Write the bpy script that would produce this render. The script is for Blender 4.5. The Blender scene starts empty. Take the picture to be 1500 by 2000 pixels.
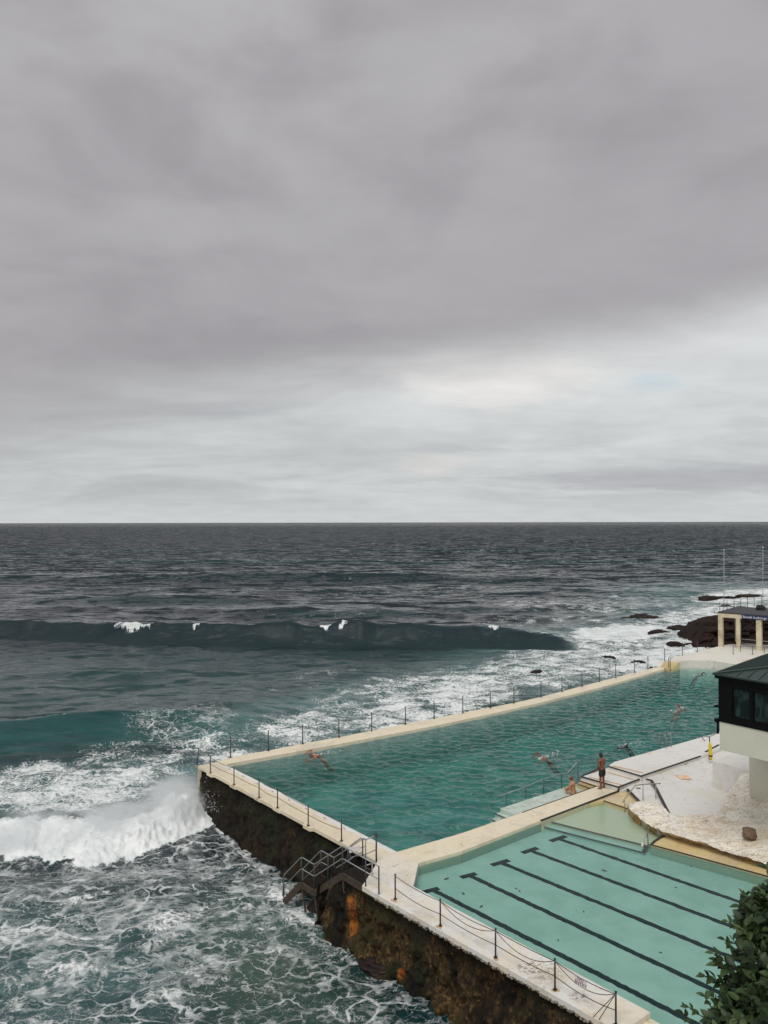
import bpy, bmesh, math, random
import numpy as np
from mathutils import Vector, Matrix

# ------------------------------------------------------------------ camera, world, sun, exposure
scn = bpy.context.scene
C = scn.collection
CAMZ = 13.0
SEA = -2.6
cam_d = bpy.data.cameras.new("camera"); cam = bpy.data.objects.new("camera", cam_d); C.objects.link(cam)
cam_d.sensor_fit = 'VERTICAL'; cam_d.sensor_height = 36.0; cam_d.lens = 27.0
cam_d.clip_start = 0.1; cam_d.clip_end = 60000
CAMROT = Matrix.Rotation(math.radians(90.76), 3, 'X') @ Matrix.Rotation(math.radians(-0.11), 3, 'Z')
cam.matrix_world = Matrix.Translation((0, 0, CAMZ)) @ CAMROT.to_4x4()
scn.camera = cam
scn.view_settings.view_transform = 'Standard'; scn.view_settings.look = 'None'
scn.view_settings.gamma = 1.0; scn.view_settings.exposure = 0.0
scn.cycles.max_bounces = 8; scn.cycles.volume_bounces = 3; scn.cycles.volume_step_rate = 2.0; scn.cycles.transparent_max_bounces = 12

def P(x, y, z=0.0):
    """world point on the horizontal plane z that the photograph shows at pixel x, y"""
    d = CAMROT @ Vector(((x - 750) / 1500, (1000 - y) / 1500, -1))
    t = (z - CAMZ) / d.z
    return Vector((d.x * t, d.y * t, z))
def PD(x, y, Y):
    """world point at ground distance Y from the camera"""
    d = CAMROT @ Vector(((x - 750) / 1500, (1000 - y) / 1500, -1))
    t = Y / d.y
    return Vector((d.x * t, Y, CAMZ + d.z * t))
_RI = np.array(CAMROT.inverted())
def project(X, Y, Z):
    v = _RI @ np.stack([X, Y, Z - CAMZ]).reshape(3, -1)
    return (750 + 1500 * v[0] / -v[2]).reshape(X.shape), (1000 - 1500 * v[1] / -v[2]).reshape(X.shape)

# ------------------------------------------------------------------ node helpers
class G:
    def __init__(s, tree): s.t = tree; tree.nodes.clear()
    def n(s, typ, ins=None, **props):
        nd = s.t.nodes.new(typ)
        for k, v in props.items(): setattr(nd, k, v)
        for k, v in (ins or {}).items():
            sk = nd.inputs[k]
            if isinstance(v, bpy.types.NodeSocket): s.t.links.new(v, sk)
            else:
                if hasattr(sk.default_value, '__len__') and not hasattr(v, '__len__'): v = (v,) * len(sk.default_value)
                if hasattr(sk.default_value, '__len__') and len(sk.default_value) == 4 and len(v) == 3: v = (*v, 1)
                sk.default_value = v
        return nd
    def m(s, op, a, b=0.0, c=0.0, clamp=False):
        nd = s.n('ShaderNodeMath', {0: a, 1: b, 2: c}, operation=op, use_clamp=clamp); return nd.outputs[0]
    def v(s, op, a, b=(0, 0, 0)):
        nd = s.n('ShaderNodeVectorMath', {0: a, 1: b}, operation=op); return nd.outputs[0]
    def scale(s, a, f):
        nd = s.n('ShaderNodeVectorMath', {0: a, 'Scale': f}, operation='SCALE'); return nd.outputs[0]
    def ss(s, x, a, b, o0=0.0, o1=1.0):
        nd = s.n('ShaderNodeMapRange', {'Value': x, 'From Min': a, 'From Max': b, 'To Min': o0, 'To Max': o1}, interpolation_type='SMOOTHSTEP'); return nd.outputs[0]
    def lin(s, x, a, b, o0=0.0, o1=1.0):
        nd = s.n('ShaderNodeMapRange', {'Value': x, 'From Min': a, 'From Max': b, 'To Min': o0, 'To Max': o1}); return nd.outputs[0]
    def mix(s, f, a, b, _=None):
        nd = s.n('ShaderNodeMix', data_type='RGBA')
        for i, val in ((0, f), (6, a), (7, b)):
            sk = nd.inputs[i]
            if isinstance(val, bpy.types.NodeSocket): s.t.links.new(val, sk)
            else: sk.default_value = val if i == 0 else (*val, 1)
        return nd.outputs[2]
    def noise(s, vec, scale, detail=4, rough=0.55, dist=0.0, col=False):
        nd = s.n('ShaderNodeTexNoise', {'Vector': vec, 'Scale': scale, 'Detail': detail, 'Roughness': rough, 'Distortion': dist})
        return nd.outputs['Color' if col else 'Fac']
    def attr(s, name): return s.n('ShaderNodeAttribute', attribute_name=name).outputs['Fac']
    def pos(s): return s.n('ShaderNodeNewGeometry').outputs['Position']
    def bump(s, h, strength=0.5, dist=0.02, normal=None):
        ins = {'Height': h, 'Strength': strength, 'Distance': dist}
        if normal is not None: ins['Normal'] = normal
        return s.n('ShaderNodeBump', ins).outputs[0]
def material(name):
    m = bpy.data.materials.new(name); m.use_nodes = True
    return m, G(m.node_tree)
def surface(g, sh, vol=None):
    o = g.n('ShaderNodeOutputMaterial', {'Surface': sh})
    if vol is not None: g.t.links.new(vol, o.inputs['Volume'])
def simple(name, col, rough=0.6, metal=0.0, var=0.25, scale=6.0, bump=0.15, bscale=40, spec=0.5, vary=None):
    m, g = material(name)
    p = g.pos()
    f = g.noise(p, scale, 5, 0.6)
    c2 = vary or tuple(c * (1 - var) for c in col)
    colr = g.mix(g.ss(f, 0.35, 0.65), col, c2)
    b = g.bump(g.noise(p, bscale, 4), bump, 0.01)
    bs = g.n('ShaderNodeBsdfPrincipled', {'Base Color': colr, 'Roughness': rough, 'Metallic': metal, 'Normal': b, 'Specular IOR Level': spec})
    surface(g, bs.outputs[0]); return m

# ------------------------------------------------------------------ world: overcast sky
SUN_EL, SUN_AZ = math.radians(58), math.radians(203)     # azimuth from +Y clockwise (behind, a little left)
w = bpy.data.worlds.new("World"); scn.world = w; w.use_nodes = True
g = G(w.node_tree)
dirv = g.n('ShaderNodeTexCoord').outputs['Generated']
sp = g.n('ShaderNodeSeparateXYZ', {0: dirv})
dx, dy, dz = sp.outputs
el = g.m('ARCSINE', dz)
az = g.m('ARCTAN2', dx, dy)
zz = g.m('ADD', g.m('MAXIMUM', dz, 0.0), 0.16)
cp = g.n('ShaderNodeCombineXYZ', {0: g.m('DIVIDE', dx, zz), 1: g.m('DIVIDE', dy, zz), 2: 0.0}).outputs[0]
n1 = g.noise(cp, 0.9, 6, 0.5, 0.4)
n2 = g.noise(g.v('MULTIPLY', cp, (0.75, 1.2, 1)), 1.2, 8, 0.55, 0.6)
n3 = g.noise(g.v('ADD', g.v('MULTIPLY', cp, (0.3, 1.0, 1)), (7, 3, 0)), 2.2, 7, 0.6, 0.3)
nb = g.noise(g.n('ShaderNodeCombineXYZ', {0: g.m('MULTIPLY', az, 2.2), 1: g.m('MULTIPLY', el, 4.5), 2: 3.3}).outputs[0], 1.6, 5, 0.5, 0.3)
edge = g.m('ADD', g.m('MULTIPLY', az, 0.135), 0.188)
edge = g.m('ADD', g.m('ADD', edge, g.m('MULTIPLY', g.m('SUBTRACT', n2, 0.5), 0.05)), g.m('MULTIPLY', g.m('SUBTRACT', nb, 0.5), 0.075))
e2 = g.m('SUBTRACT', el, edge)
up = g.ss(e2, -0.05, 0.06)
# upper deck of cloud: darkest a little above its edge, paler towards the zenith
up_v = g.lin(el, 0.2, 0.62, 0.0, 1.0)
upc = g.mix(up_v, (0.408, 0.395, 0.410), (0.478, 0.468, 0.484))
upc = g.mix(g.m('MULTIPLY', g.ss(nb, 0.40, 0.70), 0.7), upc, (0.325, 0.309, 0.327))
upc = g.mix(g.m('MULTIPLY', g.ss(n1, 0.45, 0.75), 0.2), upc, (0.48, 0.47, 0.485))
upc = g.mix(g.m('MULTIPLY', g.ss(az, -0.1, 0.5), 0.3), upc, (0.35, 0.332, 0.352))
# bright band beneath
lo = g.mix(g.ss(n2, 0.36, 0.66), (0.52, 0.54, 0.55), (0.645, 0.67, 0.672))
lo = g.mix(g.m('MULTIPLY', g.ss(n3, 0.52, 0.70), 0.45), lo, (0.45, 0.46, 0.48))
lo = g.mix(g.m('MULTIPLY', g.m('SUBTRACT', 1.0, g.ss(az, -0.5, 0.15)), 0.35), lo, (0.44, 0.45, 0.46))
lo = g.mix(g.m('SUBTRACT', 1.0, g.ss(el, 0.0, 0.045)), lo, (0.61, 0.63, 0.635))
def spot(a, e, ra, re):
    q = g.m('ADD', g.m('POWER', g.m('ABSOLUTE', g.m('DIVIDE', g.m('SUBTRACT', az, a), ra)), 2.0), g.m('POWER', g.m('ABSOLUTE', g.m('DIVIDE', g.m('SUBTRACT', el, e), re)), 2.0))
    q = g.m('ADD', q, g.m('MULTIPLY', g.m('SUBTRACT', g.noise(g.v('MULTIPLY', cp, (1, 1.6, 1)), 2.6, 5, 0.6, 0.6), 0.5), 3.0))
    return g.m('SUBTRACT', 1.0, g.ss(q, -0.3, 1.7))
lo = g.mix(g.m('MULTIPLY', g.m('MULTIPLY', g.ss(e2, -0.13, -0.02), g.ss(az, -0.2, 0.12)), 0.75), lo, (0.75, 0.765, 0.76))
lo = g.mix(g.m('MULTIPLY', spot(0.15, 0.182, 0.13, 0.034), 0.8), lo, (0.86, 0.83, 0.80))
lo = g.mix(g.m('MULTIPLY', spot(0.06, 0.075, 0.05, 0.015), 0.45), lo, (0.78, 0.74, 0.71))
lo = g.mix(g.m('MULTIPLY', spot(0.36, 0.13, 0.16, 0.05), 0.5), lo, (0.72, 0.75, 0.76))
lo = g.mix(g.m('MULTIPLY', spot(0.335, 0.168, 0.035, 0.013), 0.5), lo, (0.50, 0.63, 0.70))
lo = g.mix(g.m('MULTIPLY', spot(0.42, 0.052, 0.25, 0.016), 0.7), lo, (0.42, 0.425, 0.455))
cloud = g.mix(up, lo, upc)
fn = g.noise(g.v('MULTIPLY', cp, (1.0, 1.25, 1)), 3.6, 8, 0.62, 0.4)
cloud = g.scale(cloud, g.m('ADD', 1.0, g.m('MULTIPLY', g.m('SUBTRACT', fn, 0.5), g.lin(up, 0, 1, 0.26, 0.20))))
# sky overhead and behind the viewer brightened, added to light the decks
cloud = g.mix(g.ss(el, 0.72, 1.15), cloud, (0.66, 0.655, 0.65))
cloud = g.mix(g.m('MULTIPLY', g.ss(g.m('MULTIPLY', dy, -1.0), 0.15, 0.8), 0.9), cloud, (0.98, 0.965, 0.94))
sky = g.n('ShaderNodeTexSky', sky_type='NISHITA', sun_disc=False, sun_elevation=SUN_EL, sun_rotation=SUN_AZ)
b1 = g.n('ShaderNodeBackground', {'Color': sky.outputs[0], 'Strength': 0.08})
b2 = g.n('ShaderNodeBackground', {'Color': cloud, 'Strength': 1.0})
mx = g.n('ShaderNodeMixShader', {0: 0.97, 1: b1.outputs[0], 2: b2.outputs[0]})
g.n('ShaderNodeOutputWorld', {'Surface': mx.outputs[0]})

sd = bpy.data.lights.new("sun", 'SUN'); sd.energy = 1.5; sd.angle = math.radians(28); sd.color = (1.0, 0.965, 0.92)
so = bpy.data.objects.new("sun", sd); C.objects.link(so); so.location = (0, -20, 60)
sdir = Vector((math.sin(SUN_AZ) * math.cos(SUN_EL), math.cos(SUN_AZ) * math.cos(SUN_EL), math.sin(SUN_EL)))
so.rotation_euler = sdir.to_track_quat('Z', 'Y').to_euler()

# ------------------------------------------------------------------ object helpers
def tag(o, label=None, cat=None, group=None, kind=None):
    if label: o['label'] = label
    if cat: o['category'] = cat
    if group: o['group'] = group
    if kind: o['kind'] = kind
    return o
def thing(name, label, cat, loc=(0, 0, 0), rz=0.0, group=None):
    o = bpy.data.objects.new(name, None); C.objects.link(o); o.location = loc; o.rotation_euler = (0, 0, rz)
    o.empty_display_size = 0.2
    return tag(o, label, cat, group)
def link(name, me, mat=None, parent=None, smooth=False):
    """link a mesh given in world space; keep world position when parented to an Empty"""
    o = bpy.data.objects.new(name, me); C.objects.link(o)
    if mat is not None and not me.materials:
        for mm in (mat if isinstance(mat, (list, tuple)) else [mat]): me.materials.append(mm)
    if smooth: me.polygons.foreach_set('use_smooth', np.ones(len(me.polygons), bool))
    if parent is not None: o.parent = parent
    return o
class MB:
    """collects shapes into one mesh; coordinates are local to `origin` Empty when given"""
    def __init__(s, parent=None):
        s.b = bmesh.new(); s.par = parent; s.mi = 0
        if parent is not None:
            M = Matrix.Translation(parent.location) @ parent.rotation_euler.to_matrix().to_4x4()
            s.inv = M.inverted()
        else: s.inv = None
    def prism(s, pts, z0, z1=None, mi=0):
        """pts: plan points (z ignored); from z0 (bottom) up to z1"""
        a = 0
        n = len(pts)
        for i in range(n):
            p, q = pts[i], pts[(i + 1) % n]; a += p[0] * q[1] - q[0] * p[1]
        if a < 0: pts = list(reversed(pts))
        lo_ = [s.b.verts.new((p[0], p[1], z0)) for p in pts]; hi = [s.b.verts.new((p[0], p[1], z1)) for p in pts]
        fs = [s.b.faces.new(hi), s.b.faces.new(list(reversed(lo_)))]
        for i in range(n):
            j = (i + 1) % n; fs.append(s.b.faces.new((lo_[i], lo_[j], hi[j], hi[i])))
        for f in fs: f.material_index = mi
        return s
    def box(s, c, size, rz=0.0, mi=0, rot=None):
        M = Matrix.Translation(c) @ (rot.to_4x4() if rot is not None else Matrix.Rotation(rz, 4, 'Z')) @ Matrix.Diagonal((*size, 1))
        r = bmesh.ops.create_cube(s.b, size=1, matrix=M)
        for v in r['verts']:
            for f in v.link_faces: f.material_index = mi
        return s
    def beam(s, a, b, wd, ht, mi=0):
        a, b = Vector(a), Vector(b); d = b - a; L = d.length
        if L < 1e-6: return s
        x = d.normalized(); up_ = Vector((0, 0, 1)) if abs(x.z) < 0.98 else Vector((0, 1, 0))
        y = up_.cross(x).normalized(); z = x.cross(y)
        R = Matrix((x, y, z)).transposed()
        return s.box((a + b) / 2, (L, wd, ht), rot=R, mi=mi)
    def tube(s, pts, r, seg=8, mi=0, cap=True, radii=None):
        pts = [Vector(p) for p in pts]; rings = []; n = len(pts)
        prev = None
        for i, p in enumerate(pts):
            t = (pts[min(i + 1, n - 1)] - pts[max(i - 1, 0)])
            t = t.normalized() if t.length > 1e-9 else Vector((0, 0, 1))
            if prev is None:
                ref = Vector((0, 0, 1)) if abs(t.z) < 0.9 else Vector((1, 0, 0)); x = ref.cross(t).normalized()
            else: x = (prev - t * prev.dot(t)).normalized()
            prev = x; y = t.cross(x); rr = radii[i] if radii else r
            rings.append([s.b.verts.new(p + (x * math.cos(k * 2 * math.pi / seg) + y * math.sin(k * 2 * math.pi / seg)) * rr) for k in range(seg)])
        for i in range(n - 1):
            for k in range(seg):
                f = s.b.faces.new((rings[i][k], rings[i][(k + 1) % seg], rings[i + 1][(k + 1) % seg], rings[i + 1][k])); f.smooth = True; f.material_index = mi
        if cap:
            s.b.faces.new(list(reversed(rings[0]))).material_index = mi; s.b.faces.new(rings[-1]).material_index = mi
        return s
    def ball(s, c, r, sc=(1, 1, 1), sub=2, mi=0, rot=None):
        M = Matrix.Translation(c) @ (rot.to_4x4() if rot is not None else Matrix.Identity(4)) @ Matrix.Diagonal((*sc, 1))
        rr = bmesh.ops.create_icosphere(s.b, subdivisions=sub, radius=r, matrix=M)
        for v in rr['verts']:
            for f in v.link_faces: f.smooth = True; f.material_index = mi
        return s
    def quad(s, a, b, c, d, mi=0):
        f = s.b.faces.new([s.b.verts.new(p) for p in (a, b, c, d)]); f.material_index = mi; return s
    def build(s, name, mat, bevel=0.0, kind=None, seg=2):
        if bevel: 
            es = [e for e in s.b.edges if len(e.link_faces) == 2 and e.calc_face_angle(0) > 0.6]
            bmesh.ops.bevel(s.b, geom=es, offset=bevel, segments=seg, affect='EDGES', profile=0.5, clamp_overlap=True)
        if s.inv is not None: bmesh.ops.transform(s.b, matrix=s.inv, verts=s.b.verts)
        me = bpy.data.meshes.new(name); s.b.to_mesh(me); s.b.free()
        o = link(name, me, mat, s.par)
        if kind: o['kind'] = kind
        return o
def grid_mesh(name, X, Y, Z, attrs=None, mat=None, smooth=True, flip=False, parent=None):
    n, m = X.shape
    me = bpy.data.meshes.new(name)
    co = np.stack([X, Y, Z], -1).reshape(-1, 3).astype(np.float32)
    if parent is not None: co = co - np.array(parent.location, dtype=np.float32)
    idx = np.arange(n * m).reshape(n, m)
    q = np.stack([idx[:-1, :-1], idx[1:, :-1], idx[1:, 1:], idx[:-1, 1:]], -1).reshape(-1, 4)
    if flip: q = q[:, ::-1]
    me.vertices.add(n * m); me.vertices.foreach_set('co', co.ravel())
    me.loops.add(q.size); me.loops.foreach_set('vertex_index', q.ravel().astype(np.int32))
    me.polygons.add(len(q)); me.polygons.foreach_set('loop_start', np.arange(0, q.size, 4, dtype=np.int32))
    me.update(calc_edges=True)
    for k, v in (attrs or {}).items():
        a = me.attributes.new(k, 'FLOAT', 'POINT'); a.data.foreach_set('value', v.ravel().astype(np.float32))
    return link(name, me, mat, parent, smooth)

# ------------------------------------------------------------------ numpy noise
def _hash(i, j, k, seed):
    h = (i.astype(np.int64) * 374761393 + j.astype(np.int64) * 668265263 + k.astype(np.int64) * 2147483647 + seed * 1274126177) & 0xffffffff
    h = ((h ^ (h >> 13)) * 1274126177) & 0xffffffff
    h = h ^ (h >> 16)
    return (h & 0xffffff) / float(0xffffff)
def vnoise(x, y, z=None, seed=0):
    if z is None: z = np.zeros_like(x)
    xi, yi, zi = np.floor(x), np.floor(y), np.floor(z)
    fx, fy, fz = x - xi, y - yi, z - zi
    fx, fy, fz = [f * f * f * (f * (f * 6 - 15) + 10) for f in (fx, fy, fz)]
    r = 0
    for a in (0, 1):
        for b in (0, 1):
            for c in (0, 1):
                wgt = (fx if a else 1 - fx) * (fy if b else 1 - fy) * (fz if c else 1 - fz)
                r = r + wgt * _hash(xi + a, yi + b, zi + c, seed)
    return r
def fbm(x, y, z=None, oct=5, seed=0, gain=0.5, lac=2.03):
    r = 0; a = 1; t = 0
    for o in range(oct):
        r = r + a * vnoise(x + o * 17.3, y - o * 9.1, None if z is None else z + o * 5.7, seed + o); t += a
        a *= gain; x = x * lac; y = y * lac
        if z is not None: z = z * lac
    return r / t
def sst(x, a, b):
    t = np.clip((x - a) / (b - a), 0, 1); return t * t * (3 - 2 * t)

# ------------------------------------------------------------------ plan of the pools (points read off the photograph's ground plane)
L1a, L1b = P(388, 1496), P(737, 1683.5)                   # outer edge of the narrow sea side deck
U = Vector(((L1a - L1b).x, (L1a - L1b).y, 0)).normalized()      # along the wall, away from the viewer
NIN = Vector((-U.y, U.x, 0)); NIN = NIN if NIN.x > 0 else -NIN    # from the wall towards the pools
NOUT = -NIN
L2b = P(739, 1749); L2e = P(1156, 1986)
U2 = Vector(((L2b - L2e).x, (L2b - L2e).y, 0)).normalized()
L2a = L2b + U2 * 0.9
innerA = P(440, 1493); innerB = P(775, 1664)
kidA = P(817, 1686); kidB = P(807, 1731); kidE = P(1270, 1977)
kdir = (kidE - kidB).normalized()
deckEnd_in = kidE; deckEnd_out = L2e + (-U2) * 0.87
cop_in = [P(440, 1493), P(640, 1457.5), P(848, 1418), P(957, 1395), P(1057, 1372), P(1170, 1343.5), P(1297, 1307)]
cop_out = [P(386, 1495), P(420, 1488), P(450, 1479.5), P(524, 1466), P(591, 1452.5), P(662, 1440), P(726, 1427), P(792, 1414), P(850, 1402.5),
           P(1003, 1373), P(1057, 1361), P(1137, 1340), P(1203, 1323), P(1266, 1307), P(1290, 1301)]
# ------------------------------------------------------------------ materials for concrete
def concrete(name, white, cream, mode, rough=0.75, patch=True):
    m, g = material(name)
    p = g.pos(); s3 = g.n('ShaderNodeSeparateXYZ', {0: p})
    n_big = g.noise(p, 0.7, 5, 0.6); n_mid = g.noise(p, 3.5, 6, 0.65); n_fine = g.noise(p, 38, 4, 0.6)
    if mode == 'far': f = g.ss(g.m('ADD', s3.outputs[1], g.m('MULTIPLY', g.m('SUBTRACT', n_big, 0.5), 6.0)), 27.5, 32.0)
    if mode == 'far': f = g.m('MAXIMUM', f, g.m('MULTIPLY', g.ss(g.noise(p, 0.9, 6, 0.65), 0.42, 0.68), 0.75))
    elif mode == 'all': f = g.m('ADD', 0.55, g.m('MULTIPLY', g.ss(n_big, 0.35, 0.7), 0.45))
    else: f = g.m('MULTIPLY', g.ss(n_big, 0.5, 0.72), 0.6)
    col = g.mix(f, white, cream)
    col = g.mix(g.m('MULTIPLY', g.ss(n_mid, 0.5, 0.75), 0.45), col, tuple(c * 0.72 for c in cream))
    col = g.mix(g.m('MULTIPLY', g.ss(g.noise(g.v('MULTIPLY', p, (1, 1, 1)), 9, 7, 0.7), 0.60, 0.72), 0.35), col, (0.36, 0.30, 0.21))
    col = g.mix(g.m('MULTIPLY', g.ss(n_fine, 0.45, 0.8), 0.22), col, tuple(c * 0.6 for c in white))
    if patch:
        # worn paint: bare patches near two places on the walkway
        for (cx, cy, r) in [(*P(1063, 1898)[:2], 0.75), (*P(1030, 1888)[:2], 0.45), (*P(1130, 1946)[:2], 0.35)]:
            dd = g.n('ShaderNodeVectorMath', {0: p, 1: (cx, cy, 0)}, operation='DISTANCE').outputs['Value']
            k = g.m('MULTIPLY', g.ss(dd, r, r * 0.3), g.ss(g.noise(p, 7, 6, 0.7), 0.50, 0.54))
            col = g.mix(k, col, (0.30, 0.24, 0.17))
    h = g.m('ADD', g.m('MULTIPLY', n_mid, 0.6), g.m('MULTIPLY', n_fine, 0.4))
    wet = g.m('MULTIPLY', g.ss(g.noise(p, 0.55, 5, 0.6, 0.4), 0.53, 0.60), 0.85 if mode in ('all', 'far') else 0.35)
    col = g.mix(g.m('MULTIPLY', wet, 0.45), col, g.mix(n_mid, (0.50, 0.42, 0.29), (0.56, 0.52, 0.44)))
    crackl = g.m('ABSOLUTE', g.m('SUBTRACT', g.noise(p, 0.9, 5, 0.55, 1.0), 0.5))
    col = g.mix(g.m('MULTIPLY', g.m('SUBTRACT', 1.0, g.ss(crackl, 0.0015, 0.006)), 0.45), col, (0.25, 0.21, 0.16))
    bs = g.n('ShaderNodeBsdfPrincipled', {'Base Color': col, 'Roughness': g.m('SUBTRACT', g.lin(n_mid, 0.3, 0.7, rough - 0.25, rough), g.m('MULTIPLY', wet, 0.36), clamp=True), 'Normal': g.bump(h, 0.25, 0.02)})
    surface(g, bs.outputs[0]); return m
WHITE = (0.70, 0.685, 0.65); CREAM = (0.71, 0.62, 0.45)
M_deck = concrete("painted_concrete", WHITE, CREAM, 'far')
M_walk = concrete("cream_concrete", (0.76, 0.70, 0.57), CREAM, 'all', patch=False)
M_white = concrete("white_concrete", (0.70, 0.69, 0.665), (0.66, 0.60, 0.47), 'none', patch=False)
M_yel = concrete("stained_concrete", (0.72, 0.62, 0.39), (0.64, 0.49, 0.24), 'all', 0.5, patch=False)
M_fdeck = concrete("far_concrete", (0.70, 0.68, 0.62), (0.64, 0.54, 0.38), 'none', patch=False)
M_black = simple("black_edge_paint", (0.028, 0.026, 0.024), 0.55, var=0.4, scale=12)
M_steel = simple("galvanised_steel", (0.36, 0.37, 0.37), 0.45, 0.45, var=0.3, scale=14)
M_dsteel = simple("dark_steel", (0.075, 0.08, 0.085), 0.5, 0.5, var=0.4, scale=10)
M_wire = simple("steel_wire", (0.13, 0.12, 0.11), 0.5, 0.6)
M_rust = simple("rusted_steel", (0.075, 0.050, 0.035), 0.85, 0.1, vary=(0.03, 0.022, 0.016), scale=9, bump=0.4)

# ------------------------------------------------------------------ decks
M_teal = simple("teal_basin_paint", (0.34, 0.44, 0.41), 0.8, vary=(0.24, 0.34, 0.31), scale=1.5, spec=0.0)
M_aqua = simple("aqua_wall_paint", (0.20, 0.33, 0.285), 0.7, vary=(0.24, 0.33, 0.25), scale=1.5, spec=0.0)
ws0 = Vector((0, 0, 0))
def tan_strip(mb, a, b, wd, z):
    mb.beam((a.x, a.y, z), (b.x, b.y, z), wd, 0.012)
mb = MB()
Jn = P(775, 1664)
# narrow sea side deck + wide deck by the lane pool (one slab each, butted end to end)
mb.prism([L1a, L1b, kidB, kidA, innerB, innerA, P(420, 1489.5)], -0.15, 0.0)
deck_side = mb.build("pool_deck", M_deck, 0.02, 'structure')
mb = MB()
mb.prism([L1b + Vector((0.004, -0.004, 0)), P(729, 1697), L2a, L2b, L2e, deckEnd_out, deckEnd_in, kidB + Vector((0.003, -0.003, 0))], -0.16, 0.0)
mb.build("pool_deck", M_deck, 0.02, 'structure')
mb = MB()
mb.prism([L1a + NIN * .55 - U * .5, L1b + NIN * .55, kidB, kidA - ws0 * .0, innerB, innerA, P(420, 1489.5) + NIN * .1], -3.4, -0.154)
mb.build("pool_deck_base", M_teal, 0, 'structure')
mb = MB()       # solid wall body below the slab
bo = NIN * 0.62
mb.prism([L1b + bo, L2b + bo, L2e + bo, deckEnd_out + bo + kdir * 9, deckEnd_in + kdir * 9, kidB - NIN * 0.0], -3.4, -0.165)
mb.build("pool_deck_base", M_walk, 0, 'structure')
mbb = MB(); d_ = (innerB - innerA).normalized(); n_ = Vector((-d_.y, d_.x, 0)); n_ = n_ if n_.dot(NOUT) > 0 else -n_
mbb.prism([innerA + d_ * .02, innerB - d_ * .02, innerB - d_ * .02 + n_ * .27, innerA + d_ * .02 + n_ * .27], 0.0005, 0.012)
mbb.build("pool_coping", M_white, 0.003, 'structure')
mbb = MB(); L_ = (innerB - innerA).length; k_ = 0.9
while k_ < L_ - .5:
    c_ = innerA + d_ * k_ + n_ * .2; mbb.beam(c_ - d_ * .13 + Vector((0, 0, .012)), c_ + d_ * .13 + n_ * .05 + Vector((0, 0, .012)), .03, .006); k_ += 1.45
mbb.build("drain_slots", M_rust, 0, 'structure')
# coping on the far (sea) side
mb = MB()
ci = cop_in; co = cop_out
ring = [P(420, 1489.5) + Vector((0.01, 0.012, 0))] + co[2:] + [P(1300, 1300)] + list(reversed(ci))
mb.prism(ring, -3.6, 0.003)
mb.build("pool_coping", M_walk, 0.02, 'structure')
mb = MB()   # corner block over the surf
mb.prism([P(386, 1495) - NOUT * 0.0, P(420, 1488), P(450, 1480), P(424, 1490)], -3.2, -0.03)
mb.build("pool_coping", M_walk, 0.015, 'structure')
# cross walkway between the pools
w_in = [P(775, 1664), P(900, 1628), P(1020, 1587), P(1164, 1536)]
w_out = [P(817, 1686), P(900, 1663), P(1056, 1603), P(1208, 1545)]
mb = MB(); mb.prism([p + Vector((0.004, 0.002, 0)) for p in w_in[:1]] + w_in[1:] + list(reversed(w_out)), -2.3, 0.002)
mb.build("pool_walkway", M_walk, 0.02, 'structure')
# painted basin walls below the waterline (thin liners on the concrete)
mb = MB()
cl = [P(430, 1493)] + ci[1:]
for a, b in zip(ci[:-1], ci[1:]):
    d = (b - a).normalized(); nn_ = Vector((d.y, -d.x, 0))
    mb.prism([a - d * .0, b, b + nn_ * .03, a + nn_ * .03], -2.2, -0.17)
mb.build("basin_lining", M_teal, 0, 'structure')
mb = MB()
for a, b in zip(w_in[:-2], w_in[1:-1]):
    d = (b - a).normalized(); nn_ = Vector((-d.y, d.x, 0))
    mb.prism([a, b, b + nn_ * .03, a + nn_ * .03], -2.2, -0.17)
mb.build("basin_lining", M_teal, 0, 'structure')
mb = MB()
for a, b in zip(w_out[:-2], w_out[1:-1]):
    d = (b - a).normalized(); nn_ = Vector((d.y, -d.x, 0))
    mb.prism([a + d * .03, b, b + nn_ * .03, a + d * .03 + nn_ * .03], -2.2, -0.12)
mb.build("basin_lining", M_aqua, 0, 'structure')
# upper levels
z1, z2 = 0.19, 0.37
l1 = [P(1136, 1517, z1), P(1208, 1537.5, z1), P(1251.5, 1521, z1), P(1187, 1500, z1)]
mb = MB(); mb.prism(l1, -2.3, z1); mb.build("pool_steps", M_white, 0.012, 'structure')
l2 = [P(1187, 1496.5, z2), P(1252, 1516, z2), P(1368, 1477, z2), P(1406, 1462, z2), P(1500, 1424, z2) , P(1650, 1400, z2), P(1500, 1403, z2), P(1406, 1430, z2), P(1200, 1488, z2)]
mb = MB(); mb.prism(l2, -2.3, z2); mb.build("pool_deck", M_white, 0.012, 'structure')
mb = MB()
tan_strip(mb, P(1151, 1517.5, z1 + .004), P(1214, 1533, z1 + .004), 0.16, z1)
tan_strip(mb, P(1187, 1508.5, z1 + .004), P(1238, 1523, z1 + .004), 0.16, z1)
tan_strip(mb, P(1197, 1496, z2 + .004), P(1256, 1509.5, z2 + .004), 0.2, z2)
M_tan = simple("tan_nosing_paint", (0.56, 0.42, 0.25), 0.7, var=0.2)
mb.build("nosing_strips", M_tan, 0, 'structure')
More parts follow.
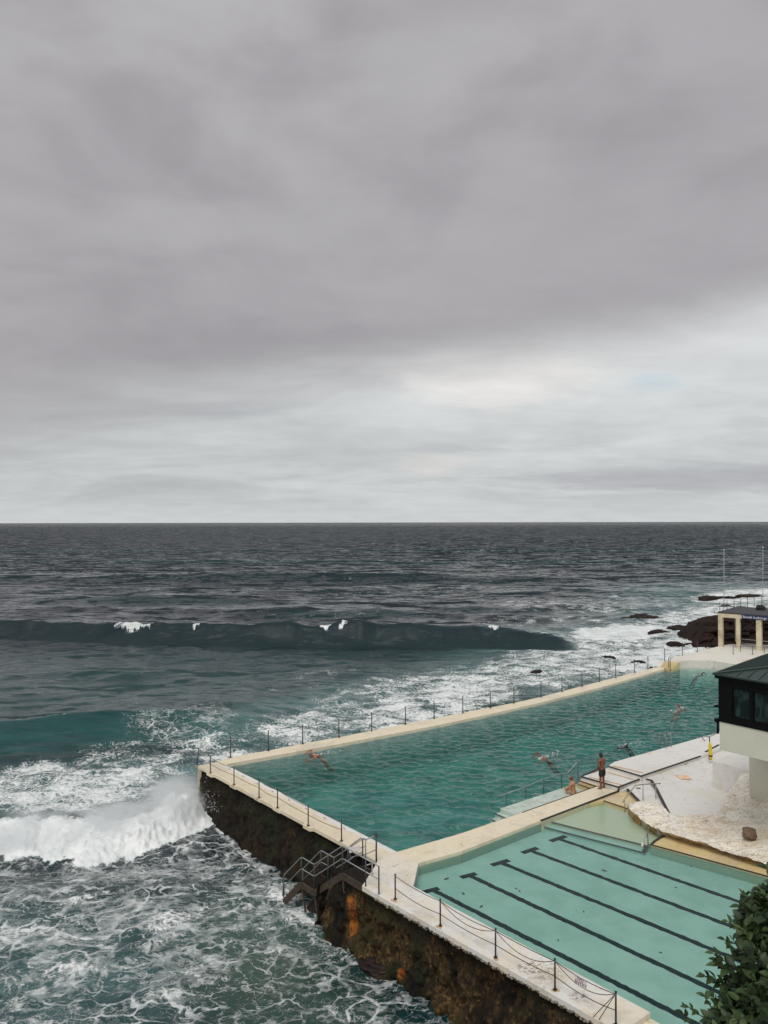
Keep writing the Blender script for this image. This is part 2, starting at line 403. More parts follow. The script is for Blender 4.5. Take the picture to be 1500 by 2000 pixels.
# black painted edges
def edge_line(pts, wd=0.09, drop=0.02):
    mbb = MB()
    for a, b in zip(pts[:-1], pts[1:]):
        mbb.beam(Vector(a) + Vector((0, 0, 0.006)), Vector(b) + Vector((0, 0, 0.006)), wd, 0.03)
    return mbb
el_mb = MB()
def eline(pts, wd=0.07, zoff=0.004):
    for a, b in zip(pts[:-1], pts[1:]):
        a, b = Vector(a), Vector(b)
        el_mb.beam(a + Vector((0, 0, zoff)), b + Vector((0, 0, zoff)), wd, 0.05)
eline([l1[3] + Vector((-.3, .1, 0)), l1[0], l1[1], l1[2]])
eline([P(1187, 1496.5, z2), P(1252, 1516, z2), P(1368, 1477, z2)])
eline([P(1378, 1469, z2), P(1404, 1455, z2)], 0.11)
eline([P(1208, 1537, z1), P(1208, 1545, 0)], 0.08)
eline([P(1252, 1516, z2), P(1252, 1521, z1)], 0.08)
eline([P(1056, 1603), P(1208, 1545)], 0.07)
el_mb.build("edge_paint", M_black, 0, 'structure')

# steps and shelf in the big pool near the walkway
zs = -0.38
mb = MB()
sh = [P(977, 1579, zs), P(1129, 1529, zs), P(1166, 1539, zs), P(1020, 1589, zs) + NIN * 0.0, P(1008, 1592, zs)]
mb.prism(sh, -2.2, zs)
mb.build("pool_steps", M_fdeck, 0.01, 'structure')
mb = MB()
ws = (w_in[2] - w_in[1]).normalized()     # along the walkway
for k in range(4):
    z = zs - 0.17 * (k + 1)
    a = sh[0] - ws * (0.33 * k + 0.004); b = sh[4] - ws * (0.33 * k + 0.004)
    mb.prism([a, b, b - ws * 0.33, a - ws * 0.33], -2.2, z)
mb.build("pool_steps", M_fdeck, 0.008, 'structure')
mb = MB()
st = [P(1131, 1524.5, 0.0), P(1165, 1536, 0.0), P(1180, 1531, 0.0), P(1140, 1518, 0.0)]
mb.prism(st, -2.2, -0.004)
st2 = [P(1123, 1529, -.17), P(1153, 1540, -.17), P(1166, 1536.5, -.0), P(1131, 1524.5, 0.0)]
mb.prism(st2, -2.2, -0.17)
mb.build("pool_steps", M_yel, 0.008, 'structure')
mb = MB()
for a, b in ((P(1131, 1524.5), P(1165, 1536)), (P(1123, 1529, -.165), P(1153, 1540, -.165)), (P(1100, 1551, -.1), P(1165, 1538, 0))):
    pass
for a, b in ((P(1131, 1524.5), P(1165, 1536)), (P(1123, 1529, -.165), P(1153, 1540, -.165)), (P(1165, 1536), P(1020, 1587))):
    mb.beam(a, b, 0.05, 0.03)
for k in range(4):
    z = zs - 0.17 * (k + 1)
    a = sh[0] - ws * (0.33 * k + 0.33); b = sh[4] - ws * (0.33 * k + 0.33)
    mb.beam((a.x, a.y, z), (b.x, b.y, z), 0.05, 0.03)
mb.build("edge_paint", M_black, 0, 'structure')

# far deck behind the big pool
zf = 0.5
fd = [P(1298, 1289.5, zf), P(1333, 1279, zf), P(1362, 1272, zf), P(1403, 1262.5, zf), P(1425, 1258, zf), P(1640, 1262, zf), P(1640, 1300, zf),
      P(1500, 1303, zf), P(1440, 1298, zf), P(1392, 1290.5, zf), P(1345, 1290, zf), P(1328, 1291.5, zf)]
mb = MB(); mb.prism(fd, -3.2, zf); mb.build("far_deck", M_fdeck, 0.02, 'structure')
mb = MB()
fa = P(1290, 1303, 0.0); fb = P(1312, 1308, 0.0); fc = P(1328, 1291.5, zf); fdd = P(1298, 1289.5, zf)
for k in range(4):
    t0, t1 = k / 4, 1.0
    def lp(p, q, t): return Vector((p.x + (q.x - p.x) * t, p.y + (q.y - p.y) * t, 0))
    mb.prism([lp(fa, fdd, t0), lp(fb, fc, t0), lp(fb, fc, (k + 1) / 4 - 0.004), lp(fa, fdd, (k + 1) / 4 - 0.004)], -0.25, 0.115 * (k + 1) - 0.05)
mb.build("far_steps", M_yel, 0.01, 'structure')
mb = MB(); mb.prism([fa, fb, fc, fdd], -2.3, -0.254); mb.build("basin_lining", M_teal, 0, 'structure')

# ------------------------------------------------------------------ pool water material
def water_mat(name, absorb, dens, ripple, bscale, bstr, rough=0.03):
    m, g = material(name)
    p = g.pos()
    h = g.noise(g.v('MULTIPLY', p, (0.8, 1.25, 1)), bscale, 5, 0.6, 0.4)
    if ripple: h = g.m('ADD', h, g.m('MULTIPLY', g.noise(g.v('MULTIPLY', p, (0.7, 1.4, 1)), bscale * 3.4, 3, 0.6, 0.3), 0.35))
    nrm = g.bump(h, bstr, 0.05)
    f = g.n('ShaderNodeLayerWeight', {'Blend': 0.5, 'Normal': nrm}).outputs['Facing']
    fr = g.m('ADD', g.m('MULTIPLY', g.m('POWER', f, 5.2), 0.93), 0.018)
    tr = g.n('ShaderNodeBsdfTransparent', {'Color': (1, 1, 1)})
    gl = g.n('ShaderNodeBsdfGlossy', {'Color': (1, 1, 1), 'Roughness': rough, 'Normal': nrm})
    ms = g.n('ShaderNodeMixShader', {0: fr, 1: tr.outputs[0], 2: gl.outputs[0]})
    va = g.n('ShaderNodeVolumeAbsorption', {'Color': absorb, 'Density': dens})
    surface(g, ms.outputs[0], va.outputs[0]); return m
# ---- big pool
ocean_pool = thing("swimming_pool", "large rectangular sea pool filled with rippled teal water", "swimming pool", tuple(P(900, 1480, 0)))
zw = -0.13
M_bfloor = simple("pool_floor_paint", (0.33, 0.42, 0.39), 0.8, var=0.5, scale=0.5, vary=(0.17, 0.26, 0.25), spec=0.0)
poolpoly = [P(430, 1492), P(848, 1416), P(1057, 1370), P(1300, 1302), P(1330, 1290), P(1392, 1288), P(1520, 1310), P(1520, 1400), P(1406, 1440), P(1200, 1495), P(1130, 1535), P(1160, 1545), P(1020, 1592), P(900, 1634), P(776, 1668)]
mb = MB(ocean_pool); mb.prism([p for p in poolpoly], -2.28, -2.0)
mb.build("basin_floor", M_bfloor)
M_water_big = water_mat("rippled_pool_water", (0.37, 0.755, 0.73), 0.42, True, 3.6, 1.0, 0.07)
# water body: a fine rippled top joined to plain sides and bottom
def point_in(poly, X, Y):
    ins = np.zeros(X.shape, bool); n = len(poly)
    for i in range(n):
        x1, y1 = poly[i][0], poly[i][1]; x2, y2 = poly[(i + 1) % n][0], poly[(i + 1) % n][1]
        c = ((y1 > Y) != (y2 > Y)) & (X < (x2 - x1) * (Y - y1) / (y2 - y1 + 1e-12) + x1)
        ins ^= c
    return ins
def wave_sum(X, Y, comps, spacing=None):
    H = np.zeros_like(X); DX = np.zeros_like(X); DY = np.zeros_like(X)
    for (lam, th, amp, ph) in comps:
        k = 2 * math.pi / lam; cx, cy = math.sin(th), -math.cos(th)
        a = amp if spacing is None else amp * sst(lam / spacing, 2.0, 4.5)
        arg = k * (X * cx + Y * cy) + ph
        sn, cs = np.sin(arg), np.cos(arg)
        H += a * cs; DX -= a * cx * sn; DY -= a * cy * sn
    return H, DX, DY
rng = np.random.default_rng(7)
def spectrum(n, l0, l1, slope, spread, main=0.0, p=0.0):
    out = []
    for i in range(n):
        lam = l0 * (l1 / l0) ** ((i + rng.random()) / n)
        out.append((lam, main + rng.normal() * spread, slope * lam / (2 * math.pi) * (lam / l0) ** p, rng.random() * 6.28))
    return out
def pool_water(name, parent, A, B, Cc, D, step, comps, z, zb, mat):
    """grid over the quad A B C D (bilinear), closed down to zb"""
    nu = int((B - A).length / step); nv = int((D - A).length / step)
    u, v = np.meshgrid(np.linspace(0, 1, nu), np.linspace(0, 1, nv), indexing='ij')
    X = (A.x * (1 - u) + B.x * u) * (1 - v) + (D.x * (1 - u) + Cc.x * u) * v
    Y = (A.y * (1 - u) + B.y * u) * (1 - v) + (D.y * (1 - u) + Cc.y * u) * v
    if comps: H, DX, DY = wave_sum(X, Y, comps)
    else: H = DX = DY = np.zeros_like(X)
    Xo, Yo, Z = X + DX * 0.8, Y + DY * 0.8, z + H
    # wrap: pad a border row that drops to the bottom, plus a bottom sheet made by collapsing
    Xp = np.pad(Xo, 1, mode='edge'); Yp = np.pad(Yo, 1, mode='edge'); Zp = np.pad(Z, 1, mode='edge')
    Zp[0, :] = Zp[-1, :] = zb; Zp[:, 0] = Zp[:, -1] = zb
    o = grid_mesh(name, Xp, Yp, Zp, None, mat, True, flip=True, parent=parent)
    me = o.data; bm = bmesh.new(); bm.from_mesh(me)
    bm.verts.ensure_lookup_table()
    be = [e for e in bm.edges if e.is_boundary]
    bmesh.ops.contextual_create(bm, geom=be)
    bmesh.ops.recalc_face_normals(bm, faces=bm.faces)
    bm.to_mesh(me); bm.free()
    return o
pc = spectrum(36, 0.24, 1.15, 0.092, 0.6, -0.3, -0.15)
# the pool's four plan corners pushed a little into the concrete
qa = P(432, 1492.5); qb = Vector((29.5, 73.0, 0)); qc = Vector((34.0, 62.0, 0)); qd = P(776, 1668)
# far left side bends: use three quads would leave seams, so one quad with the far edge tucked under the coping
def poly_water(name, parent, left, right, step, comps, z, zb, mat):
    """rows run from the polyline `left` to the polyline `right` (same number of points)"""
    def samp(poly, n):
        L = [0]
        for a, b in zip(poly[:-1], poly[1:]): L.append(L[-1] + (b - a).length)
        t = np.linspace(0, L[-1], n); return np.interp(t, L, [p.x for p in poly]), np.interp(t, L, [p.y for p in poly]), L[-1]
    _, _, L = samp(left, 2)
    nu = int(L / step); lx, ly, _ = samp(left, nu); rx, ry, _ = samp(right, nu)
    nv = int(math.hypot(lx[0] - rx[0], ly[0] - ry[0]) / step)
    v = np.linspace(0, 1, nv)[None, :]
    X = lx[:, None] * (1 - v) + rx[:, None] * v; Y = ly[:, None] * (1 - v) + ry[:, None] * v
    H, DX, DY = wave_sum(X, Y, comps) if comps else (np.zeros_like(X),) * 3
    if comps:
        amp = 0.45 + 1.1 * fbm(X * 0.12, Y * 0.12, oct=3, seed=3); H = H * amp
    Xp = np.pad(X + DX * .7, 1, mode='edge'); Yp = np.pad(Y + DY * .7, 1, mode='edge'); Zp = np.pad(z + H, 1, mode='edge')
    Zp[0, :] = Zp[-1, :] = zb; Zp[:, 0] = Zp[:, -1] = zb
    o = grid_mesh(name, Xp, Yp, Zp, None, mat, True, parent=parent)
    bm = bmesh.new(); bm.from_mesh(o.data)
    be = [e for e in bm.edges if e.is_boundary]
    bmesh.ops.contextual_create(bm, geom=be); bmesh.ops.recalc_face_normals(bm, faces=bm.faces)
    bm.to_mesh(o.data); bm.free(); return o
left = [P(433, 1491.5), P(640, 1455), P(848, 1415), P(1057, 1369), P(1170, 1341), P(1300, 1301), Vector((32.5, 76.0, 0))]
right = [P(776, 1669), P(900, 1634), P(1040, 1585), P(1168, 1542), P(1230, 1505), P(1430, 1440), Vector((44.0, 66.0, 0))]
poly_water("water", ocean_pool, left, right, 0.055, pc, zw, -2.02, M_water_big)

# ---- lane pool
zk = -0.10; zkf = -0.46
lane_pool = thing("swimming_pool", "smaller shallow aqua pool with dark painted lane lines", "swimming pool", tuple(P(1120, 1780, 0)))
M_kfloor = simple("aqua_pool_paint", (0.34, 0.48, 0.43), 0.7, scale=0.8, vary=(0.28, 0.42, 0.37), bump=0.05, spec=0.0)
M_shelf = simple("cream_pool_paint", (0.44, 0.50, 0.38), 0.7, scale=0.8, vary=(0.46, 0.49, 0.36), spec=0.0)
kfar = P(1272, 1650, -0.05)
kE = kdir * 14 + kidB
right_end = P(1272, 1650, 0) + (P(1500, 1712, 0) - P(1272, 1650, 0)).normalized() * 16
kid_poly = [kidA - ws * .02, P(900, 1661), P(1058, 1601), P(1209, 1544), P(1245, 1565), P(1300, 1628), P(1272, 1650, 0), right_end, kE + kdir * 2, kidB]
mb = MB(lane_pool); mb.prism([kidA + Vector((-.3, .2, 0)), P(1205, 1540), P(1320, 1620), right_end + Vector((3, 2, 0)), kE + kdir * 2 + NOUT * .3, kidB + NOUT * .3], zkf - 0.2, zkf)
mb.build("basin_floor", M_kfloor)
M_water_kid = water_mat("still_pool_water", (0.62, 0.865, 0.83), 0.85, False, 1.8, 0.36, 0.02)
pool_water("water", lane_pool, P(811, 1681) + NOUT * 1.6, P(1250, 1520), right_end + Vector((3.5, 2.5, 0)), kE + kdir * 2 + NOUT * .25, 0.5, None, zk, zkf - 0.02, M_water_kid)
# lane lines lie on the floor
M_line = simple("dark_lane_paint", (0.008, 0.028, 0.032), 0.8, var=0.3, scale=5, spec=0.0)
zl = zkf + 0.004
for (t0, t1, a, b) in [((826, 1743), (857, 1735), (845, 1738), (1352, 1996)), ((900, 1714), (930, 1706), (917, 1710), (1380, 1927)),
                       ((960, 1690), (994, 1680), (979, 1685), (1424, 1868)), ((1020, 1666), (1050, 1656), (1036, 1661), (1440, 1813.5)), ((1075, 1643), (1105, 1633), (1091, 1638), (1466, 1769))]:
    mb = MB(lane_pool)
    A, B = P(*a, zl), P(*b, zl); d = (B - A).normalized(); B = A + d * 22
    if t0[0] < 840: B = A + d * 19
    # slightly wavering edge, as seen through the water
    n = 160; hw = 0.115; pr = []
    for i in range(n + 1):
        c = A.lerp(B, i / n); s_ = Vector((-d.y, d.x, 0))
        w1 = hw + random.gauss(0, .010) + 0.007 * math.sin(i * 1.7 + t0[0]) + 0.006 * math.sin(i * 0.61 + t0[1]); w2 = hw + random.gauss(0, .010) + 0.007 * math.sin(i * 1.3 + 2 + t0[0]) + 0.006 * math.sin(i * 0.7)
        pr.append((mb.b.verts.new(c + s_ * w1), mb.b.verts.new(c - s_ * w2)))
    for i in range(n): mb.b.faces.new((pr[i][0], pr[i][1], pr[i + 1][1], pr[i + 1][0]))
    T0, T1 = P(*t0, zl), P(*t1, zl); e = (T1 - T0).normalized(); f_ = Vector((-e.y, e.x, 0)) * 0.13
    hh = Vector((0, 0, 0.003))
    mb.quad(T0 - f_ + hh, T1 - f_ + hh, T1 + f_ + hh, T0 + f_ + hh)
    bmesh.ops.recalc_face_normals(mb.b, faces=mb.b.faces)
    mb.build("lane_line", M_line)
# submerged shelf and two steps
zsh = -0.25
mb = MB(lane_pool)
s_up = [P(1074, 1605, zsh), P(1262, 1652, zsh)]
mb.prism([s_up[0] + Vector((-.05, .05, 0)), s_up[1], P(1298, 1634, zsh), P(1345, 1600, zsh), P(1215, 1545, zsh), P(1120, 1578, zsh)], zkf - 0.02, zsh)
mb.build("shelf", M_shelf)
zst = -0.35
s_lo = [P(1060, 1615, zst), P(1256, 1665.5, zst)]
mb = MB(lane_pool); mb.prism([s_lo[0], s_lo[1], Vector((s_up[1].x, s_up[1].y, 0)), Vector((s_up[0].x - .05, s_up[0].y + .05, 0))], zkf - 0.02, zst)
mb.build("step", M_kfloor)
mb = MB(lane_pool)
for a, b, wd in ((s_up[0], s_up[1], .07), (s_lo[0], s_lo[1], .07), (s_lo[1], s_up[1], .12)):
    mb.beam(a + Vector((0, 0, .006)), b + Vector((0, 0, .006)), wd, .02)
curve = [P(1298, 1632, -.02), P(1288, 1637, -.03), P(1279, 1643, -.04), P(1272, 1650, -.05)]
mb.build("step_edge", M_black)
# debris in the pool
M_weed = simple('dark_weed', (0.03, 0.06, 0.045), 0.8)
random.seed(4)
for (x, y) in [(1350, 1692), (1090, 1836), (852, 1764), (862, 1768), (1008, 1735), (1015, 1740), (1320, 1733), (872, 1716), (1180, 1700), (1240, 1790), (940, 1770), (1110, 1690), (1290, 1860), (905, 1745), (1140, 1780)]:
    c = P(x, y, zkf + 0.02); a = random.random() * 3; L = 0.05 + random.random() * 0.09
    e_ = Vector((math.cos(a), math.sin(a), 0)) * L; f_ = Vector((-e_.y, e_.x, 0)) * .35
    mb = MB(lane_pool); mb.prism([c - e_, c - e_ * .2 + f_, c + e_ * .5 + f_ * .8, c + e_, c + e_ * .3 - f_, c - e_ * .5 - f_ * .7], c.z - .004, c.z + .004)
    mb.build("weed_leaf", M_weed)

# cream apron beside the lane pool and the low yard levels
zap = -0.05
apl = [P(1272, 1650, zap), P(1500, 1712, zap), P(1650, 1752, zap), P(1750, 1740, zap), P(1500, 1660, zap), P(1360, 1615, zap), P(1320, 1605, zap), P(1298, 1632, zap)]
mb = MB(); mb.prism(apl, -1.2, zap); mb.build("pool_apron", M_yel, 0.01, 'structure')
mb = MB(); d = (apl[2] - apl[0]).normalized(); nn_ = Vector((d.y, -d.x, 0)); nn_ = nn_ if nn_.y < 0 else -nn_
mb.prism([apl[0], apl[2] + d * 3, apl[2] + d * 3 + nn_ * .03, apl[0] + nn_ * .03], -1.2, -0.12); mb.build("basin_lining", M_aqua, 0, 'structure')
ap2 = [P(1209, 1546, zap), P(1179, 1564, zap), P(1227, 1579.5, zap), P(1262, 1575, zap), P(1225, 1540, zap)]
ap2 = [P(1150, 1569.5, zap), P(1179, 1564, zap), P(1230, 1581, zap), P(1256, 1572, zap), P(1227, 1540, zap), P(1211, 1545.5, zap)]
mb = MB(); mb.prism(ap2, -1.2, zap); mb.build("pool_apron", M_yel, 0.01, 'structure')
zld = 0.07
ld = [P(1210, 1545, zld), P(1227, 1541, zld), P(1256, 1572, zld), P(1320, 1610, zld), P(1300, 1570, zld), P(1262, 1523, zld), P(1252, 1521.5, zld)]
mb = MB(); mb.prism(ld, -1.2, zld); mb.build("yard_landing", M_white, 0.01, 'structure')
zy = 0.2
yd = [P(1253, 1521, zy), P(1263, 1522, zy), P(1272, 1525, zy), P(1312, 1598, zy), P(1450, 1640, zy), P(1600, 1560, zy), P(1560, 1440, zy), P(1406, 1464, zy), P(1370, 1481, zy)]
mb = MB(); mb.prism(yd, -1.2, zy); mb.build("concrete_yard", M_white, 0.01, 'structure')
mb = MB()
for pts, wd in (([P(1225, 1541, zld), P(1253, 1569, zld)], .12), ([P(1262, 1521.5, zy), P(1272, 1524, zy), P(1278, 1533, zy), P(1306, 1588, zy)], .13),
                (curve, .10), ([P(1272, 1650, zap), P(1500, 1712, zap), P(1640, 1750, zap)], .06), ([P(1179, 1564, zap), P(1230, 1581, zap)], .06)):
    for a, b in zip(pts[:-1], pts[1:]): mb.beam(a + Vector((0, 0, .004)), b + Vector((0, 0, .004)), wd, .03)
mb.build("edge_paint", M_black, 0, 'structure')
# raised white block at the back of the yard
kb = P(1392, 1540, zy); zt = CAMZ + (PD(1392, 1487, kb.y).z - CAMZ)
ba, bb = -U, NIN
blk = [kb, kb + ba * 6, kb + ba * 6 + bb * 5, kb + bb * 3.2]
mb = MB(); mb.prism(blk, -0.5, zt)
tag(mb.build("retaining_wall", M_white, 0.015), "low white painted retaining wall at the back of the yard under the building", "wall")

# ------------------------------------------------------------------ sea wall
M_wall, g = material("algae_rock")
p = g.pos(); s3 = g.n('ShaderNodeSeparateXYZ', {0: p})
a_bright = g.attr('bright'); a_rust = g.attr('rust'); a_wet = g.attr('wet')
nn = g.noise(g.v('MULTIPLY', p, (1, 1, 0.55)), 2.2, 8, 0.72); nf = g.noise(g.v('MULTIPLY', p, (1, 1, 0.7)), 8, 8, 0.75); ns = g.noise(g.v('MULTIPLY', p, (5, 5, 0.8)), 1.0, 5, 0.65)
nl = g.noise(g.v('MULTIPLY', p, (1, 1, 0.6)), 0.75, 5, 0.6, 0.5)
patchb = g.m('MULTIPLY', g.ss(nl, 0.40, 0.56), a_bright)
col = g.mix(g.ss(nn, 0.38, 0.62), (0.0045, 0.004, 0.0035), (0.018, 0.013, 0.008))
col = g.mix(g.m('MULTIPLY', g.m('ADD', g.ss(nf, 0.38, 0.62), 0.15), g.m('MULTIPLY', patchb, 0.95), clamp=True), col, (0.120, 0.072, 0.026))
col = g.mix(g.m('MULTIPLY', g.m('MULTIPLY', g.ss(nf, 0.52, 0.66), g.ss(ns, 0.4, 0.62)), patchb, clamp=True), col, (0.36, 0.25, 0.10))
col = g.mix(g.m('MULTIPLY', g.ss(g.noise(p, 0.8, 4), 0.50, 0.60), g.m('MULTIPLY', g.ss(nf, 0.42, 0.6), 0.75)), col, (0.014, 0.030, 0.009))
col = g.mix(g.m('MULTIPLY', g.ss(g.noise(p, 24, 3, 0.7), 0.70, 0.76), 0.7), col, (0.42, 0.34, 0.20))
col = g.mix(g.m('MULTIPLY', a_wet, 0.75), col, (0.016, 0.008, 0.008))
col = g.mix(g.m('MULTIPLY', a_rust, g.ss(nf, 0.35, 0.55)), col, g.mix(g.ss(ns, 0.4, 0.6), (0.44, 0.17, 0.03), (0.28, 0.07, 0.015)))
h = g.m('ADD', nn, g.m('MULTIPLY', nf, 0.6))
bs = g.n('ShaderNodeBsdfPrincipled', {'Base Color': col, 'Roughness': g.lin(a_wet, 0, 1, 0.85, 0.45), 'Normal': g.bump(h, 1.0, 0.16), 'Specular IOR Level': 0.25})
surface(g, bs.outputs[0])
def wall_face(name, a, b, zt_, zb, out_top, out_bot, label, step=0.045, seed=1, lump=0.22, bright=lambda s: 0.5, rusts=(), turn=None):
    """rugged face hanging below the deck edge between a and b"""
    pts = [a, b] if turn is None else [turn, a, b]
    Ls = [0]
    for p_, q_ in zip(pts[:-1], pts[1:]): Ls.append(Ls[-1] + (q_ - p_).length)
    nS = int(Ls[-1] / step); nT = int((zt_ - zb) / step * 1.1)
    s_ = np.linspace(0, Ls[-1], nS); bx = np.interp(s_, Ls, [p_.x for p_ in pts]); by = np.interp(s_, Ls, [p_.y for p_ in pts])
    nx = np.full(nS, NOUT.x); ny = np.full(nS, NOUT.y)
    if turn is not None:
        k = sst(s_, Ls[1] - 0.5, Ls[1] + 0.5); tx, ty = -0.55, 0.83     # faces away from the shore around the corner
        nx = nx * k + tx * (1 - k); ny = ny * k + ty * (1 - k)
    t = np.linspace(0, 1, nT)
    S, T = np.meshgrid(s_, t, indexing='ij')
    z = zt_ + (zb - zt_) * T
    X0, Y0 = bx[:, None] + 0 * T, by[:, None] + 0 * T
    n_a = fbm(S * 0.9, z * 1.1, oct=5, seed=seed); n_b = fbm(S * 3.2, z * 2.2, oct=4, seed=seed + 9); n_c = fbm(S * 0.28, z * 0.15, oct=3, seed=seed + 20); nd_ = fbm(S * 11, z * 9, oct=3, seed=seed + 31)
    off = out_top + (out_bot - out_top) * T ** 1.3 + lump * ((n_a - 0.5) * 2.2 + (n_b - 0.5) * 1.1 + (n_c - 0.5) * 1.6) * (0.25 + 0.9 * np.minimum(T * 4, 1)) + (nd_ - .5) * .10
    # buttresses and joints
    off += 0.10 * sst(np.abs(((S * 0.37 + 0.35 * n_c) % 1.0) - 0.5), 0.36, 0.5) * np.minimum(T * 6, 1)
    off = np.where(T < 0.02, out_top - 0.1, off)
    X = X0 + nx[:, None] * off; Y = Y0 + ny[:, None] * off
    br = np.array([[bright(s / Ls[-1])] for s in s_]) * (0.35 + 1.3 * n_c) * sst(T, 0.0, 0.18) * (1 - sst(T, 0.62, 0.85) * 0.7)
    wet = sst(T + (n_a - .5) * .5, 0.62, 0.9)
    ru = np.zeros_like(S)
    px, py = project(X, Y, z)
    for (cx, cy, rx, ry) in rusts:
        ru = np.maximum(ru, 1 - sst(np.sqrt(((px - cx + (n_b - .5) * 14) / rx) ** 4 + ((py - cy) / ry) ** 4), 0.6, 1.1))
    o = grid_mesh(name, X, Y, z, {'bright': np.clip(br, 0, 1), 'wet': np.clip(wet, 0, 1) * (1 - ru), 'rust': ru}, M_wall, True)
    return tag(o, label, "wall")
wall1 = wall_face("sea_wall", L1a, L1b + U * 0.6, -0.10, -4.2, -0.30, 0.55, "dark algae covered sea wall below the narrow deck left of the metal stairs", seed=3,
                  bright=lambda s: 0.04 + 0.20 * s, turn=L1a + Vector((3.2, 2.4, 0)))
wa = L2a + U2 * 2.6; wb = deckEnd_out + kdir * 3
wall2 = wall_face("sea_wall", wa, wb, -0.17, -4.2, -0.30, 0.40, "brown and ochre weedy sea wall below the wide deck right of the metal stairs", seed=12, lump=0.42,
                  bright=lambda s: 0.95, rusts=[(688, 1790, 9, 44), (784, 1903, 8, 12)])
# end of the second wall where it turns in towards the stairs
e0 = wa; e1 = wa + NIN * 1.9
nS, nT = 44, 90
S, T = np.meshgrid(np.linspace(0, 1, nS), np.linspace(0, 1, nT), indexing='ij')
zz_ = -0.9 - 3.3 * T
na_ = fbm(S * 3, zz_ * 1.5, oct=5, seed=40)
X = e0.x + (e1.x - e0.x) * S + U2.x * (na_ - .3) * .7; Y = e0.y + (e1.y - e0.y) * S + U2.y * (na_ - .3) * .7
o = grid_mesh("wall_return", X, Y, zz_, {'bright': 0.5 * na_, 'wet': sst(T, .5, .9), 'rust': T * 0}, M_wall, True); o.parent = wall2
# thin crusted lip under the slab
M_crust = simple("crusted_concrete", (0.30, 0.26, 0.20), 0.9, vary=(0.04, 0.03, 0.02), scale=9, bump=0.8, bscale=20)
mb = MB(); random.seed(3)
n = 220; A = L2b + U2 * .2; B = deckEnd_out
for i in range(n):
    c = A.lerp(B, (i + random.random()) / n) + NIN * random.uniform(0.0, 0.05); r = random.uniform(0.025, 0.065)
    mb.ball((c.x, c.y, -0.14 - random.random() * 0.08), r, (1.4, 1.0, 0.9), 1)
o = mb.build("crust", M_crust); o.parent = wall2

# post tabs that stick out over the sea
def ptab(px, py, side=NOUT, wd=0.42, out=0.22):
    c = P(px, py); return c
left_posts = [(385, 1494), (411, 1510), (457, 1533), (506, 1558), (542, 1578), (602, 1613), (667, 1643)]
mb = MB()
for (x, y) in left_posts[1:]:
    c = P(x, y); al = U
    # tab spans from the deck edge outwards under the post
    d0 = (c - L1a).dot(NOUT)
    q = [c + al * .26 + NOUT * .10, c - al * .26 + NOUT * .10, c - al * .36 - NOUT * (d0 - 0.004), c + al * .36 - NOUT * (d0 - 0.004)]
    mb.prism(q, -0.14, -0.005)
mb.build("deck_tabs", M_deck, 0.02, 'structure')

# ------------------------------------------------------------------ the sea
def sea_build():
    f = 768.0
    # rows: finer where the picture is finer
    ymax, rows = 24.0, []
    v = np.concatenate([np.linspace(1 / 8.0, 1 / 20.0, 40, endpoint=False), np.linspace(1 / 20.0, 1 / 2600.0, 860, endpoint=False), np.geomspace(1 / 2600.0, 1 / 40000.0, 24)])
    R = 1 / v
    th = np.concatenate([np.linspace(-62, -34, 40, endpoint=False), np.linspace(-34, 36, 1020, endpoint=False), np.linspace(36, 62, 34)])
    TH = np.radians(th)
    r, t = np.meshgrid(R, TH, indexing='ij')
    X = r * np.tan(t) * 1.0; Y = r * 1.0
    X = np.clip(X, -60000, 60000)
    dr = np.gradient(R)[:, None] * np.ones_like(X)
    return X, Y, dr
X, Y, dr = sea_build()
px, py = project(X, Y, np.full_like(X, SEA))
sp_ = np.maximum(dr, 0.001)
offshore = sst(Y, 60, 130)
nearR = 1 - sst(Y, 40, 60)
c_big = spectrum(26, 6.0, 34.0, 0.020, 0.45, 0.15, -0.05)
c_mid = spectrum(34, 1.6, 7.0, 0.028, 0.6, 0.1)
c_sml = spectrum(26, 0.45, 1.7, 0.030, 0.8, 0.0)
Hb, DXb, DYb = wave_sum(X, Y, c_big, sp_)
Hm, DXm, DYm = wave_sum(X, Y, c_mid, sp_)
Hs, DXs, DYs = wave_sum(X, Y, c_sml, sp_)
patchy = 0.55 + 0.9 * fbm(X * 0.03, Y * 0.05, oct=3, seed=5)
calm = 1 + 0.15 * sst(-X, -8, 12) * sst(Y, 56, 64) * (1 - sst(Y, 88, 98))
kb_ = 0.25 + 0.85 * offshore; km_ = (0.62 + 0.42 * offshore) * patchy * calm; ks_ = 0.6 * patchy
H = Hb * kb_ + Hm * km_ + Hs * ks_
DX = DXb * kb_ + DXm * km_ + DXs * ks_; DY = DYb * kb_ + DYm * km_ + DYs * ks_
def interp_curve(x, pts): return np.interp(x, [p_[0] for p_ in pts], [p_[1] for p_ in pts])
aer = np.zeros_like(X); teal = np.zeros_like(X); foam = np.zeros_like(X); lace = np.zeros_like(X); green = np.zeros_like(X)
wob = (fbm(X * 0.12, Y * 0.05, oct=4, seed=8) - 0.5)
def swell(crest, height, front, back, xr=(0, 0), wobble=2.0, sharp=1.5):
    """a long crested wave whose steep face looks at the shore; crest, height: (x, value) tables"""
    yc = interp_curve(X, crest) + wob * wobble
    h = interp_curve(X, height)
    d = Y - yc
    fr = np.clip(1 + d / front, 0, 1)      # in front of the crest
    prof = np.where(d < 0, fr ** sharp * (1 + 0.0 * d), np.exp(-(np.maximum(d, 0) / back) ** 1.4))
    prof = np.where(d < 0, (1 - np.cos(np.pi * fr ** 1.1)) / 2 * 0.35 + 0.65 * fr ** 2.2, prof)
    face = np.where(d < 0, sst(fr, 0.02, 0.5), np.exp(-(np.maximum(d, 0) / 0.6)))
    return h * prof, face * np.clip(h, 0, 1.2), d, h
